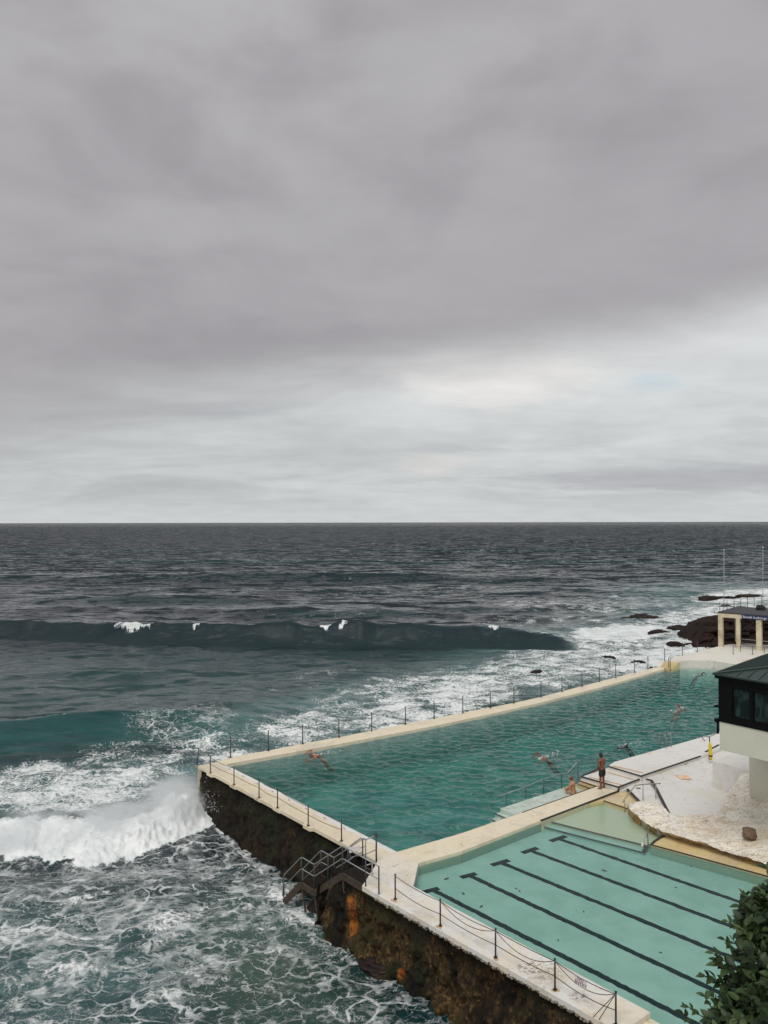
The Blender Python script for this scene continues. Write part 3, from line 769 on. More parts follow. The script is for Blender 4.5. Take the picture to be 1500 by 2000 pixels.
# wave A, the dark unbroken wall of water
hA, fA, dA, hhA = swell([(-120, 122), (-54, 107), (-38, 103.5), (-30, 101), (-15, 100), (0, 99), (15, 98.5), (24, 96.5), (32, 95)],
                   [(-120, 1.5), (-54, 1.9), (-30, 2.4), (0, 2.5), (12, 2.5), (18, 2.2), (21.5, 1.6), (25, 0.6), (32, 0.1)], 3.9, 7.5, wobble=2.2)
hA *= 0.72 + 0.52 * fbm(X * .22, Y * 0, oct=5, seed=41); H += hA; teal = np.maximum(teal, fA * 0.10)
# small white breaks on its crest
for (cx, wd, ln) in [(-33.4, 2.6, 1.5), (-31.2, 1.4, 1.0), (-24.8, 0.45, 1.2), (-5.4, 0.5, 1.2), (-7.5, 0.8, .5), (14, 1.0, .6)]:
    jag = (fbm(X * 1.6, Y * 1.2, oct=4, seed=int(99 + cx)) - .5) * .8
    foam = np.maximum(foam, 1.25 * np.exp(-((X - cx + jag * 1.6) / wd) ** 2) * sst(dA + jag * 1.6, -ln, -0.2) * (1 - sst(dA + jag, 0.3, 1.6)))
foam = np.maximum(foam, 0.40 * sst(dA, -0.35, 0.0) * (1 - sst(dA, 0.1, 0.7)) * sst(fbm(X * 0.35, Y * 0 + 3, oct=3, seed=77), 0.50, 0.62) * (hhA > 1.5))
capA = foam.copy()
# wave C far, D mid
hC, fC, dC, hhC = swell([(-200, 212), (-100, 209), (0, 205), (40, 200), (80, 200)], [(-200, 1.0), (-100, 1.5), (-30, 2.1), (10, 1.8), (40, 1.0), (60, 0)], 14, 14, wobble=5)
H += hC; teal = np.maximum(teal, fC * 0.10)
foam = np.maximum(foam, 1.1 * np.exp(-((X + 41) / 1.6) ** 2) * sst(dC, -1.2, -0.2) * (1 - sst(dC, 0.8, 1.8)))
for (cr, hh, fr_, bk) in [([(-80, 158), (-40, 153), (0, 150)], [(-80, 0.2), (-48, 0.9), (-30, 0.8), (-16, 0.1), (0, 0)], 7, 9),
                      ([(-40, 132), (30, 128)], [(-28, 0), (-14, 0.9), (0, 1.0), (8, 0.4), (16, 0)], 6, 8),
                      ([(0, 137), (60, 131)], [(2, 0), (14, 0.7), (26, 0.7), (40, 0.1)], 5, 7),
                      ([(-150, 300), (150, 288)], [(-150, .6), (-60, 1.3), (0, .8), (60, 1.2), (150, .6)], 14, 16),
                      ([(-250, 420), (250, 410)], [(-250, 1.2), (-60, .5), (60, 1.3), (250, .8)], 20, 22),
                      ([(-70, 178), (60, 171)], [(-70, .5), (-20, .3), (20, .6), (60, .5)], 9, 9),
                      ([(-60, 79), (20, 77)], [(-40, 0.15), (-25, 0.5), (-14, 0.1), (-6, 0.45), (3, 0)], 4, 5),
                      ([(-60, 70), (20, 67)], [(-40, 0.3), (-30, 0.1), (-18, 0.45), (-10, 0.1)], 4, 5),
                      ([(-40, 64), (20, 63)], [(-25, 0.1), (-16, 0.5), (-11, 0.5), (-6, 0.1), (0, .3), (5, 0)], 3, 4)]:
    h_, f_2, d_, _ = swell(cr, hh, fr_, bk, wobble=2.5)
    H += h_; teal = np.maximum(teal, f_2 * 0.25)
# wave B, teal face close to shore
hB, fB, dB, hhB = swell([(-60, 51.5), (-28, 55.4), (-21, 57.2), (-12, 58.8), (-4, 60)], [(-60, 1.2), (-28, 1.25), (-22, 1.5), (-15, 1.35), (-11, 0.9), (-7, 0.35), (-2, 0)], 7.0, 5.0, wobble=1.6)
H += hB; teal = np.maximum(teal, np.clip(fB, 0, 1) * 0.85)
foam = np.maximum(foam, 0.55 * sst(dB, -0.4, -0.05) * (1 - sst(dB, 0.05, 0.5)) * (hhB > 0.4) * sst(fbm(X * 0.5, Y * 0, oct=3, seed=71), 0.45, 0.6))
# the bore: white water running in against the wall corner
bf = [(-60, 31.0), (-24, 35.2), (-18.2, 36.1), (-15.5, 35.8), (-13, 35.4), (-11.2, 36.6), (-10, 37.9), (-8.9, 39.3), (-6, 42)]
yf = interp_curve(X, bf) + (fbm(X * 1.1, X * 0, oct=4, seed=33) - .5) * 1.3 + (fbm(X * 4, Y * 4, oct=4, seed=34) - .5) * .9
dF = Y - yf
bw = interp_curve(X, [(-60, 3.5), (-18, 3.4), (-13, 4.2), (-10.5, 4.0), (-8, 3)])
bh = interp_curve(X, [(-60, 0.62), (-18, 0.65), (-14, 0.7), (-11.5, 0.75), (-9.8, 0.7), (-8, 0.35), (-6.5, 0)])
prof = sst(dF, -0.1, 2.4) * (1 - sst(dF, bw * 0.35, bw * 2.2))
lump = 0.65 * fbm(X * 0.9, Y * 0.9, oct=3, seed=50, gain=0.4) + 0.35 * (1 - np.abs(2 * fbm(X * 1.7, Y * 1.7, oct=4, seed=51) - 1))
H = H * (1 - prof * .6) + bh * prof * (0.35 + 1.3 * lump)
# upward burst right at the corner
burst = np.exp(-(((X + 10.9) / 1.05) ** 2 + ((Y - 41.0) / 1.5) ** 2) ** 1.2)
H += burst * 0.85 * (0.4 + lump)
bore = np.maximum(sst(dF, -0.12, 0.12) * (1 - sst(dF + (lump - .5) * 3, bw * 0.75, bw * 1.35)), sst(burst, 0.15, 0.5))
bore *= (X < -6.5)
# ---- foam cover and water colour, by area of the bay (areas as the photograph shows them, on the sea's own plane)
def blob(cx, cy, rx, ry, rot=0.0, soft=0.6):
    c, s = math.cos(math.radians(rot)), math.sin(math.radians(rot))
    u = ((px - cx) * c + (py - cy) * s) / rx; v = (-(px - cx) * s + (py - cy) * c) / ry
    return 1 - sst(np.sqrt(u * u + v * v), 1 - soft, 1 + soft * 0.6)
base = lambda a, val: np.maximum(foam, a * val)
foam = base(blob(1130, 1290, 330, 70, -10), 0.74)
foam = base(blob(1210, 1238, 120, 22, -3), 1.15)
foam = base(blob(1400, 1215, 220, 45, -4), 0.82)
foam = base(blob(1300, 1280, 160, 40, -15), 0.9)
foam = base(blob(1450, 1165, 130, 22, -4), 0.85)
foam = base(blob(860, 1370, 260, 60, -14), 0.82)
foam = base(blob(620, 1415, 230, 45, -12), 0.72)
foam = base(blob(640, 1330, 160, 30, -10), 0.46)
foam = base(blob(330, 1470, 260, 45, -4), 0.66)
foam = base(blob(150, 1540, 280, 70, -4), 0.86)
foam = base(blob(300, 1580, 170, 45, -14), 0.80)
foam = base(blob(800, 1350, 300, 50, -10), 0.66)
foam = base(blob(1080, 1215, 240, 20, -2), 0.55)
foam = base(blob(60, 1510, 120, 30, -8), 0.80)
foam = base(blob(330, 1560, 120, 40, -4), 0.55)
foam = base(blob(430, 1480, 60, 20, -8), 0.85)
foam = base(blob(1150, 1180, 330, 26, -1), 0.58)  # thin foam painted in for silver glints off the chop
foam = base(blob(800, 1160, 420, 10, -1), 0.46)
foam = base(blob(1100, 1120, 420, 50, -1), 0.38)  # streaky glitter of the far chop, painted as thin foam
foam = base(blob(560, 1185, 300, 8, 0), 0.38)
foam = base(blob(700, 1205, 520, 10, 0), 0.40)
foam = base(blob(1500, 1240, 200, 60, 0), 0.9)
lace = np.maximum(lace, blob(250, 1800, 520, 170, -6) * 1.0)
lace = np.maximum(lace, blob(430, 1680, 260, 60, 0) * 0.95)
lace = np.maximum(lace, blob(760, 1960, 220, 90, 20) * 0.55)
lace = np.maximum(lace, blob(250, 1960, 400, 90, 0) * 0.55 + blob(360, 1425, 120, 34, -6) * .5)
foam = base(blob(390, 1425, 150, 30, -6), 0.50)
foam = base(blob(90, 1830, 210, 50, -12), 0.64)
foam = base(blob(150, 1760, 120, 14, -16), 0.58)
foam = base(blob(400, 1730, 130, 12, -8), 0.58)
foam = base(blob(330, 1800, 160, 26, -20), 0.66)
foam = base(blob(240, 1860, 200, 16, -14), 0.62)
foam = base(blob(300, 1930, 260, 50, -16), 0.58)
foam = base(blob(40, 1960, 130, 50, 0), 0.56)
foam = base(blob(560, 1760, 75, 50, 30), 0.66)
foam = base(blob(600, 1800, 150, 15, 42), 0.78)
foam = base(blob(470, 1660, 110, 10, 42), 0.74)
foam = base(blob(800, 1950, 150, 8, 36), 0.60)
foam = base(blob(120, 1700, 200, 10, -4), 0.55)
foam = base(blob(420, 1870, 150, 14, -24), 0.56)
foam = base(blob(130, 1900, 180, 20, -10), 0.62)
foam = base(blob(600, 1820, 90, 26, 30), 0.60)
foam = base(blob(690, 1880, 60, 22, 40), 0.55)
foam = base(blob(700, 1930, 130, 40, 20), 0.34)
foam = base(blob(470, 1650, 100, 14, 35), 0.55)
green = np.maximum(green, blob(520, 1880, 170, 150, 0, 0.9) * 0.9)
green = np.maximum(green, blob(640, 1960, 120, 90, 0, 0.9) * 0.6)
aer = np.maximum(aer, blob(180, 1545, 420, 62, -3, .4) * 0.85)
aer = np.maximum(aer, blob(680, 1395, 300, 60, -12) * 0.65)
aer = np.maximum(aer, blob(480, 1440, 120, 45, -12) * 0.5)
aer = np.maximum(aer, blob(1150, 1280, 420, 75, -10) * 0.55)
aer = np.maximum(aer, blob(1400, 1200, 250, 70, 0) * 0.55)
aer = np.maximum(aer, blob(60, 1900, 300, 180, 0, 0.9) * 0.42)
aer = np.maximum(aer, blob(350, 1800, 300, 120, -8, 0.9) * 0.22)
aer = np.maximum(aer, blob(240, 1920, 150, 50, 0, 0.9) * 0.40)
teal = np.maximum(teal, 0.32 * (1 - sst(Y, 60, 130)) * (1 - nearR))
teal = np.maximum(teal, 0.30 * nearR * sst(py, 1690, 1860))
mod = 0.82 + 0.36 * fbm(X * 0.35, Y * 0.35, oct=3, seed=61)
faceA = sst(dA, -5.5, -3.6) * (1 - sst(dA, -0.3, 0.4)) * sst(hhA, 0.8, 1.6)
keep = np.where(foam > 0.99, 0, faceA) * (1 - sst(np.abs(dA + .2), 0.0, 0.5) * 0)
capm = capA > 0.6
foam = np.where(capm, foam, foam * (1 - faceA)); aer = aer * (1 - faceA)
foam = foam * (1.17 - 0.04 * nearR) * mod
foam = foam * (1 - 0.55 * sst(hhB * (dB < 0) * sst(-dB, 0, .3) * (1 - sst(-dB, 3.0, 5.0)), 0.5, 1.1) * (X < -13))
foam = np.maximum(foam, bore * 1.8)
aer = np.maximum(aer, bore)
aer = np.maximum(aer, 0.10 * sst(Y, 58, 66) * (1 - sst(Y, 88, 97)))  # mid water paled in its colour, standing in for sky reflection
# surf chop where it is white
white = sst(foam, 0.45, 0.9) * (Y < 140)
rough_ = fbm(X * 0.55, Y * 0.55, oct=5, seed=91, gain=0.55)
H += white * (rough_ - 0.5) * 0.75 * (1 - bore)
# a step of white water behind the far coping
# keep the sea under the built parts
inside = point_in([L1a + NIN * .5, L1b + NIN * 1.5, L2b + NIN * 0.4 , deckEnd_out + NIN * .4, deckEnd_out + kdir * 12 + NIN * 6, Vector((60, 10, 0)), Vector((60, 70, 0))] + [Vector((p_.x, p_.y, 0)) - Vector((-.4, .5, 0)) * .8 for p_ in reversed(cop_out[2:])], X, Y)
inside |= point_in(fd, X, Y)
Zs = SEA + H
Zs = np.where(inside, -3.6, Zs)
DX = np.where(inside, 0, DX); DY = np.where(inside, 0, DY)
foamn = np.clip(foam, 0, 2); spray = sst(Y, 150, 900)
M_sea, g = material("sea_water")
p = g.pos()
fo = g.attr('foam'); la = g.attr('lace'); ae = g.attr('aer'); te = g.attr('teal'); gr = g.attr('green'); fa_ = g.attr('far')
p2 = g.v('MULTIPLY', p, (1, 1, 0.0))
w1 = g.scale(g.v('SUBTRACT', g.noise(p2, 0.45, 3, 0.55, col=True), (0.5, 0.5, 0.5)), 3.4)
w2 = g.scale(g.v('SUBTRACT', g.noise(p2, 2.2, 4, 0.6, col=True), (0.5, 0.5, 0.5)), 0.55)
pw = g.v('ADD', g.v('ADD', g.v('MULTIPLY', p2, (0.8, 1.15, 0)), w1), w2)
def vor(vec, sc, rnd=1.0):
    return g.n('ShaderNodeTexVoronoi', {'Vector': vec, 'Scale': sc, 'Randomness': rnd}, feature='DISTANCE_TO_EDGE', voronoi_dimensions='2D').outputs['Distance']
v1 = vor(pw, 0.95); v2 = vor(g.v('ADD', pw, (11, 5, 0)), 2.7); 
fine = g.noise(p2, 5.5, 8, 0.7); patch = g.noise(g.v('ADD', g.v('MULTIPLY', p2, (0.75, 1.2, 0)), w2), 0.55, 9, 0.68, 0.5)
wdt = g.m('ADD', 0.01, g.m('MULTIPLY', la, g.lin(g.noise(p2, 0.5, 6, 0.65), 0.36, 0.66, 0.0, 0.36)))
lm1 = g.m('SUBTRACT', 1.0, g.ss(g.m('ADD', v1, g.m('MULTIPLY', g.m('SUBTRACT', fine, 0.5), 0.30)), g.m('MULTIPLY', wdt, 0.25), wdt))
lm2 = g.m('SUBTRACT', 1.0, g.ss(g.m('ADD', v2, g.m('MULTIPLY', g.m('SUBTRACT', fine, 0.5), 0.35)), 0.0, g.m('MULTIPLY', wdt, 1.1)))
lm2 = g.m('MULTIPLY', lm2, g.ss(patch, 0.42, 0.6))
rw = g.v('ADD', g.v('MULTIPLY', p2, (0.75, 1.1, 0)), g.scale(w2, 0.8))
def ridge(vec, sc, wd):
    q = g.m('ABSOLUTE', g.m('SUBTRACT', g.noise(vec, sc, 4, 0.55, 0.6), 0.5))
    return g.m('SUBTRACT', 1.0, g.ss(g.m('ADD', q, g.m('MULTIPLY', g.m('SUBTRACT', fine, 0.5), 0.05)), 0.0, wd))
r1 = ridge(rw, 0.9, g.m('MULTIPLY', wdt, 0.22)); r2 = ridge(g.v('ADD', rw, (31, 7, 0)), 2.1, g.m('MULTIPLY', wdt, 0.22))
sel = g.ss(g.noise(p2, 0.33, 4, 0.6), 0.42, 0.58)
lines = g.m('MAXIMUM', g.m('MULTIPLY', lm1, g.lin(sel, 0, 1, 1.0, 0.35)), g.m('MAXIMUM', g.m('MULTIPLY', r1, g.lin(sel, 0, 1, 0.4, 1.0)), g.m('MULTIPLY', g.m('MAXIMUM', r2, lm2), 0.6)))
lacem = g.m('MULTIPLY', lines, g.m('MULTIPLY', g.ss(la, 0.05, 0.4), g.lin(g.noise(p2, 1.3, 6, 0.7), 0.36, 0.56, 0.22, 1.15)))
pv = g.m('ADD', g.m('MULTIPLY', g.m('SUBTRACT', patch, 0.5), 1.7), g.m('ADD', g.m('MULTIPLY', g.m('SUBTRACT', fine, 0.5), 0.8), g.m('MULTIPLY', g.m('SUBTRACT', 0.12, g.m('MINIMUM', v2, 0.3)), 0.9)))
pm = g.m('MULTIPLY', g.ss(g.m('ADD', pv, fo), 0.62, 0.98), g.ss(fo, 0.06, 0.28))
FO = g.m('MAXIMUM', g.m('MULTIPLY', lacem, 0.9), pm, clamp=True)
# veil of thin aerated foam between the streaks
veil = g.m('MULTIPLY', ae, g.lin(patch, 0.35, 0.65, 0.25, 1.0))
te = g.m('MULTIPLY', te, g.lin(g.noise(g.v('MULTIPLY', p2, (0.25, 0.9, 0)), 1.0, 5, 0.6, 0.4), 0.3, 0.7, 0.55, 1.3))
body = g.mix(te, (0.0035, 0.0110, 0.0170), (0.006, 0.066, 0.062))
body = g.mix(gr, body, (0.036, 0.072, 0.050))
body = g.mix(g.m('MULTIPLY', veil, 0.9), body, (0.165, 0.325, 0.315))
body = g.mix(g.m('MULTIPLY', g.m('MULTIPLY', la, g.ss(patch, 0.46, 0.66)), 0.22), body, (0.10, 0.150, 0.150))
fcol = g.mix(g.ss(g.m('ADD', g.m('MULTIPLY', fine, 0.6), g.m('MULTIPLY', patch, 0.4)), 0.36, 0.62), (0.42, 0.48, 0.485), (0.80, 0.82, 0.815))
fcol = g.mix(g.ss(fo, 1.25, 1.7), fcol, g.mix(g.ss(patch, 0.35, 0.6), (0.62, 0.66, 0.665), (0.80, 0.82, 0.82)))
colr = g.mix(FO, body, fcol)
bh1 = g.noise(g.v('MULTIPLY', p2, (0.7, 1.3, 0)), 2.4, 6, 0.62, 0.3)
bh2 = g.noise(g.v('MULTIPLY', p2, (0.45, 1.2, 0)), 0.7, 6, 0.62, 0.2)
hgt = g.m('ADD', g.m('MULTIPLY', bh1, 0.13), g.m('MULTIPLY', bh2, 0.16))
hgt = g.m('ADD', hgt, g.m('MULTIPLY', g.m('MULTIPLY', FO, g.m('ADD', fine, 0.3)), g.lin(g.ss(fo, 1.2, 1.7), 0, 1, 0.20, 0.03)))
nrm = g.bump(hgt, g.lin(fa_, 0, 1, 0.7, 0.25), 0.45)
# far out the facets are smaller than a pixel: tip the normal at random, more towards the shore
far2 = g.ss(g.n('ShaderNodeSeparateXYZ', {0: p}).outputs[1], 500, 6000)
fronts = None
for (sx, sy, seedv, amp, lo_, hi_) in ((0.055, 0.17, 0, 0.60, 0.545, 0.60), (0.17, 0.55, 5, 0.55, 0.53, 0.59), (0.6, 1.9, 9, 0.45, 0.52, 0.60)):
    nn_ = g.noise(g.v('ADD', g.v('MULTIPLY', p2, (sx, sy, 0)), (seedv, seedv * 2, 0)), 1.0, 6, 0.62, 0.15)
    nn_ = g.m('ADD', nn_, g.m('ADD', g.lin(fa_, 0, 1, -0.03, 0.055), g.lin(far2, 0, 1, 0.0, -0.03)))
    f_ = g.m('MULTIPLY', g.ss(nn_, lo_, hi_), amp)
    fronts = f_ if fronts is None else g.m('ADD', fronts, f_)
wind = g.lin(g.noise(g.v('MULTIPLY', p2, (0.008, 0.02, 0)), 1.0, 4, 0.6), 0.35, 0.65, 0.65, 1.25)
amt = g.m('MULTIPLY', g.m('MULTIPLY', g.lin(fa_, 0, 1, 0.62, 1.0), g.lin(far2, 0, 1, 1.0, 0.8)), wind)
ny = g.m('MULTIPLY', g.m('MULTIPLY', fronts, amt), -1.0)
nx = g.m('MULTIPLY', g.m('SUBTRACT', g.noise(g.v('MULTIPLY', p2, (0.5, 0.9, 0)), 1.0, 5, 0.7), 0.5), g.m('MULTIPLY', amt, 0.45))
nrm = g.v('NORMALIZE', g.v('ADD', nrm, g.n('ShaderNodeCombineXYZ', {0: nx, 1: ny, 2: 0.0}).outputs[0]))
rg = g.m('MAXIMUM', g.m('MULTIPLY', FO, 0.8), g.m('ADD', g.lin(fa_, 0, 1, 0.07, 0.12), g.m('MULTIPLY', g.attr('face'), 0.40)))
bs = g.n('ShaderNodeBsdfPrincipled', {'Base Color': colr, 'Roughness': rg, 'IOR': 1.333, 'Normal': nrm, 'Specular IOR Level': g.m('MULTIPLY', g.m('SUBTRACT', 1.0, g.m('MULTIPLY', FO, 0.8)), 0.5)})
surface(g, bs.outputs[0])
sea = grid_mesh("sea", X + DX * 0.9, Y + DY * 0.9, Zs, {'foam': foamn, 'lace': np.clip(lace, 0, 1), 'aer': np.clip(aer, 0, 1), 'teal': np.clip(teal, 0, 1), 'green': green, 'face': faceA * (1 - sst(foam, .5, .9)), 'far': sst(np.log(Y), math.log(70), math.log(500))}, M_sea, True)
tag(sea, kind='structure')
def sea_z(x, y):
    i = np.argmin((X[:, 500] * 0 + Y[:, 500] - y) ** 2); j = np.argmin((X[i] - x) ** 2); return float(Zs[i, j])
# spray: droplets thrown up by the bore
def spray_mesh():
    r = np.random.default_rng(5); pts = []; rad = []
    for k in range(3500):
        u = r.random(); x = -19 + 12 * u ** 0.6
        yfr = np.interp(x, [b[0] for b in bf], [b[1] for b in bf])
        d = abs(r.normal()) * 1.5; y = yfr - 0.15 + d
        h = np.interp(x, [-60, -18, -12, -10.4, -9, -7], [0.8, 0.9, 1.4, 2.1, 1.5, .3])
        z = SEA + 0.55 * h + abs(r.normal()) * 0.42 * h * math.exp(-d * 0.3)
        pts.append((x, y, z)); rad.append(0.008 + 0.018 * r.random() ** 3)
    for k in range(1800):
        a = r.random() * 6.28; q = abs(r.normal()) * 0.85; x = -10.8 + math.cos(a) * q; y = 41.1 + math.sin(a) * q * 1.6
        z = SEA + 0.8 + abs(r.normal()) * 0.95 * math.exp(-q * 0.5)
        pts.append((x, y, z)); rad.append(0.008 + 0.018 * r.random() ** 3)
    pts = np.array(pts); rad = np.array(rad)
    tet = np.array([(1, 0, 0), (-1, 0, 0), (0, 1, 0), (0, -1, 0), (0, 0, 1), (0, 0, -1)], float)
    fc = np.array([(0, 2, 4), (2, 1, 4), (1, 3, 4), (3, 0, 4), (2, 0, 5), (1, 2, 5), (3, 1, 5), (0, 3, 5)])
    co = (pts[:, None, :] + tet[None] * rad[:, None, None]).reshape(-1, 3)
    fcs = (fc[None] + (np.arange(len(pts)) * 6)[:, None, None]).reshape(-1, 3)
    me = bpy.data.meshes.new("spray"); me.vertices.add(len(co)); me.vertices.foreach_set('co', co.ravel().astype(np.float32))
    me.loops.add(fcs.size); me.loops.foreach_set('vertex_index', fcs.ravel().astype(np.int32)); me.polygons.add(len(fcs))
    me.polygons.foreach_set('loop_start', np.arange(0, fcs.size, 3, dtype=np.int32)); me.update(calc_edges=True); return me
M_foam = simple("white_foam", (0.84, 0.86, 0.86), 0.8, var=0.08)
o = link("sea_spray", spray_mesh(), M_foam, None, True)
tag(o, "white spray thrown up by the wave breaking on the wall corner", "spray", kind='stuff')

M_mist, g = material("sea_mist")
p = g.pos(); q3 = g.n('ShaderNodeSeparateXYZ', {0: p})
at_ = g.n('ShaderNodeTexCoord').outputs['Object']
ln_ = g.n('ShaderNodeVectorMath', {0: at_}, operation='LENGTH').outputs['Value']
dn = g.m('MULTIPLY', g.m('SUBTRACT', 1.0, g.ss(ln_, 0.35, 1.0)), g.ss(g.noise(p, 1.1, 5, 0.6), 0.34, 0.60))
vs = g.n('ShaderNodeVolumePrincipled', {'Color': (0.93, 0.95, 0.96), 'Density': g.m('MULTIPLY', dn, 1.7), 'Anisotropy': 0.2})
g.n('ShaderNodeOutputMaterial', {'Volume': vs.outputs[0]})
bm = bmesh.new()
bmesh.ops.create_icosphere(bm, subdivisions=3, radius=1)
me = bpy.data.meshes.new("sea_mist"); bm.to_mesh(me); bm.free()
MIST = [((-11.1, 40.7, SEA + .75), (2.2, 2.8, 1.7)), ((-13.6, 38.8, SEA + .45), (2.9, 3.0, 1.1)), ((-17.0, 38.2, SEA + .35), (3.3, 2.8, .95))]
for k_, (c_, s_) in enumerate(MIST):
    o = link("sea_mist", me if k_ == 0 else me, M_mist); o.location = c_; o.scale = s_
    tag(o, ["drifting white mist of the breaking wave against the wall corner", "drifting white mist over the middle of the breaking wave", "drifting white mist over the left part of the breaking wave"][k_], "mist", kind='stuff')
# ------------------------------------------------------------------ rocks
M_rock = simple("dark_wet_rock", (0.013, 0.010, 0.009), 0.6, vary=(0.030, 0.022, 0.015), scale=1.2, bump=0.9, bscale=5, spec=0.15)
M_cliff = simple("brown_cliff_rock", (0.026, 0.013, 0.010), 0.9, vary=(0.012, 0.008, 0.007), scale=0.8, bump=1.0, bscale=3, spec=0.2)
def rock(label, c, size, seed, rz=0.0, mat=M_rock, flat=0.5, name="rock", group=None, sub=5, cat="rock"):
    bm = bmesh.new(); bmesh.ops.create_icosphere(bm, subdivisions=sub, radius=1)
    co = np.array([v.co[:] for v in bm.verts]); 
    n = fbm(co[:, 0] * 1.3 + seed * 7, co[:, 1] * 1.3, co[:, 2] * 1.3 + seed, oct=5, seed=seed, gain=0.55)
    n2_ = fbm(co[:, 0] * 5 + seed, co[:, 1] * 5, co[:, 2] * 9, oct=3, seed=seed + 5)
    co = co * (0.55 + 0.85 * n + 0.16 * (n2_ - .5))[:, None]
    # strata: the height is drawn to ledges
    zq = co[:, 2]; zq = np.sign(zq) * np.abs(zq) ** 0.8; st_ = np.round(zq * 4 + (n - .5) * 2) / 4; co[:, 2] = zq * (1 - flat) + st_ * flat
    for v, q in zip(bm.verts, co): v.co = (q[0] * size[0], q[1] * size[1], q[2] * size[2])
    me = bpy.data.meshes.new(name); bm.to_mesh(me); bm.free()
    o = link(name, me, mat, None, True); o.location = c; o.rotation_euler = (0, 0, rz)
    tag(o, label, cat, group); return o
RK = [  # x0, x1, y_top, y_base, label
    (1303, 1340, 1248, 1262, "dark pyramid shaped rock in the foam left of the cliff foot"),
    (1336, 1364, 1254, 1260, "small low dark rock in foam just below the brown cliff tip"),
    (1365, 1402, 1246, 1262, "jumbled dark boulder beside the pavilion's left column"),
    (1222, 1304, 1194, 1213, "long low rock awash with foam, farthest left beyond the big wave's end"),
    (1268, 1312, 1228, 1237, "flat dark sliver of rock in foam between the surf and the ledge"),
    (1308, 1350, 1219, 1227, "flat brown rock ledge at the left end of the shelf"),
    (1345, 1378, 1211, 1220, "layered grey rock shelf running into the brown cliff"),
    (1366, 1415, 1160, 1172, "left part of the far rock ridge behind the flagpole"),
    (1404, 1450, 1163, 1169, "thin middle part of the far rock ridge above the pavilion rail"),
    (1440, 1500, 1158, 1168, "right part of the far rock ridge beside the right flagpole"),
    (1404, 1442, 1178, 1189, "olive topped rock seen behind the pavilion's roof rail"),
    (1176, 1204, 1277, 1288, "small dark rock alone in the white foam above the far coping's middle"),
    (1036, 1067, 1304, 1316, "small dark rock farthest left in the foam beyond the far coping"),
    (1232, 1266, 1287, 1296, "low dark rock awash left of the far yellow steps"),
    (1133, 1172, 1327, 1342, "reddish brown rock touching the far coping between two rail posts"),
    (1056, 1096, 1351, 1361, "low flat rock touching the far coping, nearest the big pool's middle"),
    (1270, 1300, 1288, 1308, "black boulder beside the far yellow steps"),
]
for k, (x0, x1, yt, yb, lab) in enumerate(RK):
    b = P((x0 + x1) / 2, yb, SEA); Yd = b.y
    wd = (x1 - x0) / 1500 * Yd; ht = (yb - yt) / 1500 * Yd
    zc = SEA
    if yb > 1325 or k == 16: Yd = P((x0 + x1) / 2, yb, -0.3).y + 0.9; b = PD((x0 + x1) / 2, yb, Yd); wd = (x1 - x0) / 1500 * Yd; ht = (yb - yt) / 1500 * Yd; zc = b.z; 
    dep = min(max(wd * 0.55, ht * 1.4), 6)
    extra = max(0.5, ht * 0.8)
    if zc > SEA: # tall enough to stand in the water
        htt = (zc - SEA) + ht; rock(lab, (b.x, Yd + 0.9, SEA - 0.2), (wd * 0.5, dep * 0.5 + .2, htt * 0.80), k + 11, 0.4 * k, sub=5, cat="rock")
    else: rock(lab, (b.x, Yd + dep * 0.5, SEA - 0.15), (wd * 0.50, dep * 0.50, (ht * .62 + 0.08)), k + 11, 0.3 * math.sin(k * 2.2), sub=5)
M_weedr = simple('purple_weed_rock', (0.008, 0.005, 0.006), 0.55, vary=(0.022, 0.011, 0.010), scale=5, bump=1.0, bscale=9, spec=0.3)
qw = P(745, 1893, SEA)
rock('low rock under dark purple seaweed at the foot of the ochre sea wall', (qw.x, qw.y + .35, SEA - .02), (1.15, .7, .30), 52, -.75, M_weedr, .1)
qw = P(616, 1775, SEA)
rock('small black rock at the wall foot under the metal stairs', (qw.x + .15, qw.y, SEA), (.55, .4, .35), 57, -.6, M_weedr, .1)
# brown cliff behind the pavilion
def cliff():
    tops = [(1348, 1257, 1258), (1357, 1245, 1256), (1366, 1232, 1258), (1375, 1219, 1259), (1385, 1210, 1260), (1395, 1206, 1262), (1420, 1202, 1262), (1460, 1200, 1262), (1520, 1196, 1262), (1600, 1190, 1262)]
    n, m = 160, 60
    xs = np.linspace(1348, 1600, n); top = np.interp(xs, [t[0] for t in tops], [t[1] for t in tops]); bot = np.full(n, 1262.0)
    Yb = 96.0
    XX = np.zeros((n, m)); YY = np.zeros((n, m)); ZZ = np.zeros((n, m))
    for i in range(n):
        pt = PD(xs[i], top[i], Yb + 2.5)
        for j in range(m):
            t = j / (m - 1)
            if t < 0.7:
                q = t / 0.7; z = -3.4 + (pt.z + 3.4) * q; y = Yb - 3 + 5.5 * q; x = pt.x / pt.y * y
            else: q = (t - 0.7) / 0.3; z = pt.z - 2.5 * q ** 2; y = Yb + 2.5 + 9 * q; x = pt.x
            XX[i, j], YY[i, j], ZZ[i, j] = x, y, z
    nz = fbm(XX * .6, YY * .6, ZZ * 1.6, oct=5, seed=66); nz2 = fbm(XX * 2.4, YY * 2.4, ZZ * 5, oct=3, seed=67)
    YY -= (nz - .5) * 3.2 + (nz2 - .5) * .8; XX += (nz2 - .5) * .2
    ZZ += (nz - .5) * .4
    o = grid_mesh("cliff", XX, YY, ZZ, None, M_cliff, True, flip=True)
    tag(o, "dark brown cliff of bare rock behind the pavilion columns", "cliff")
cliff()

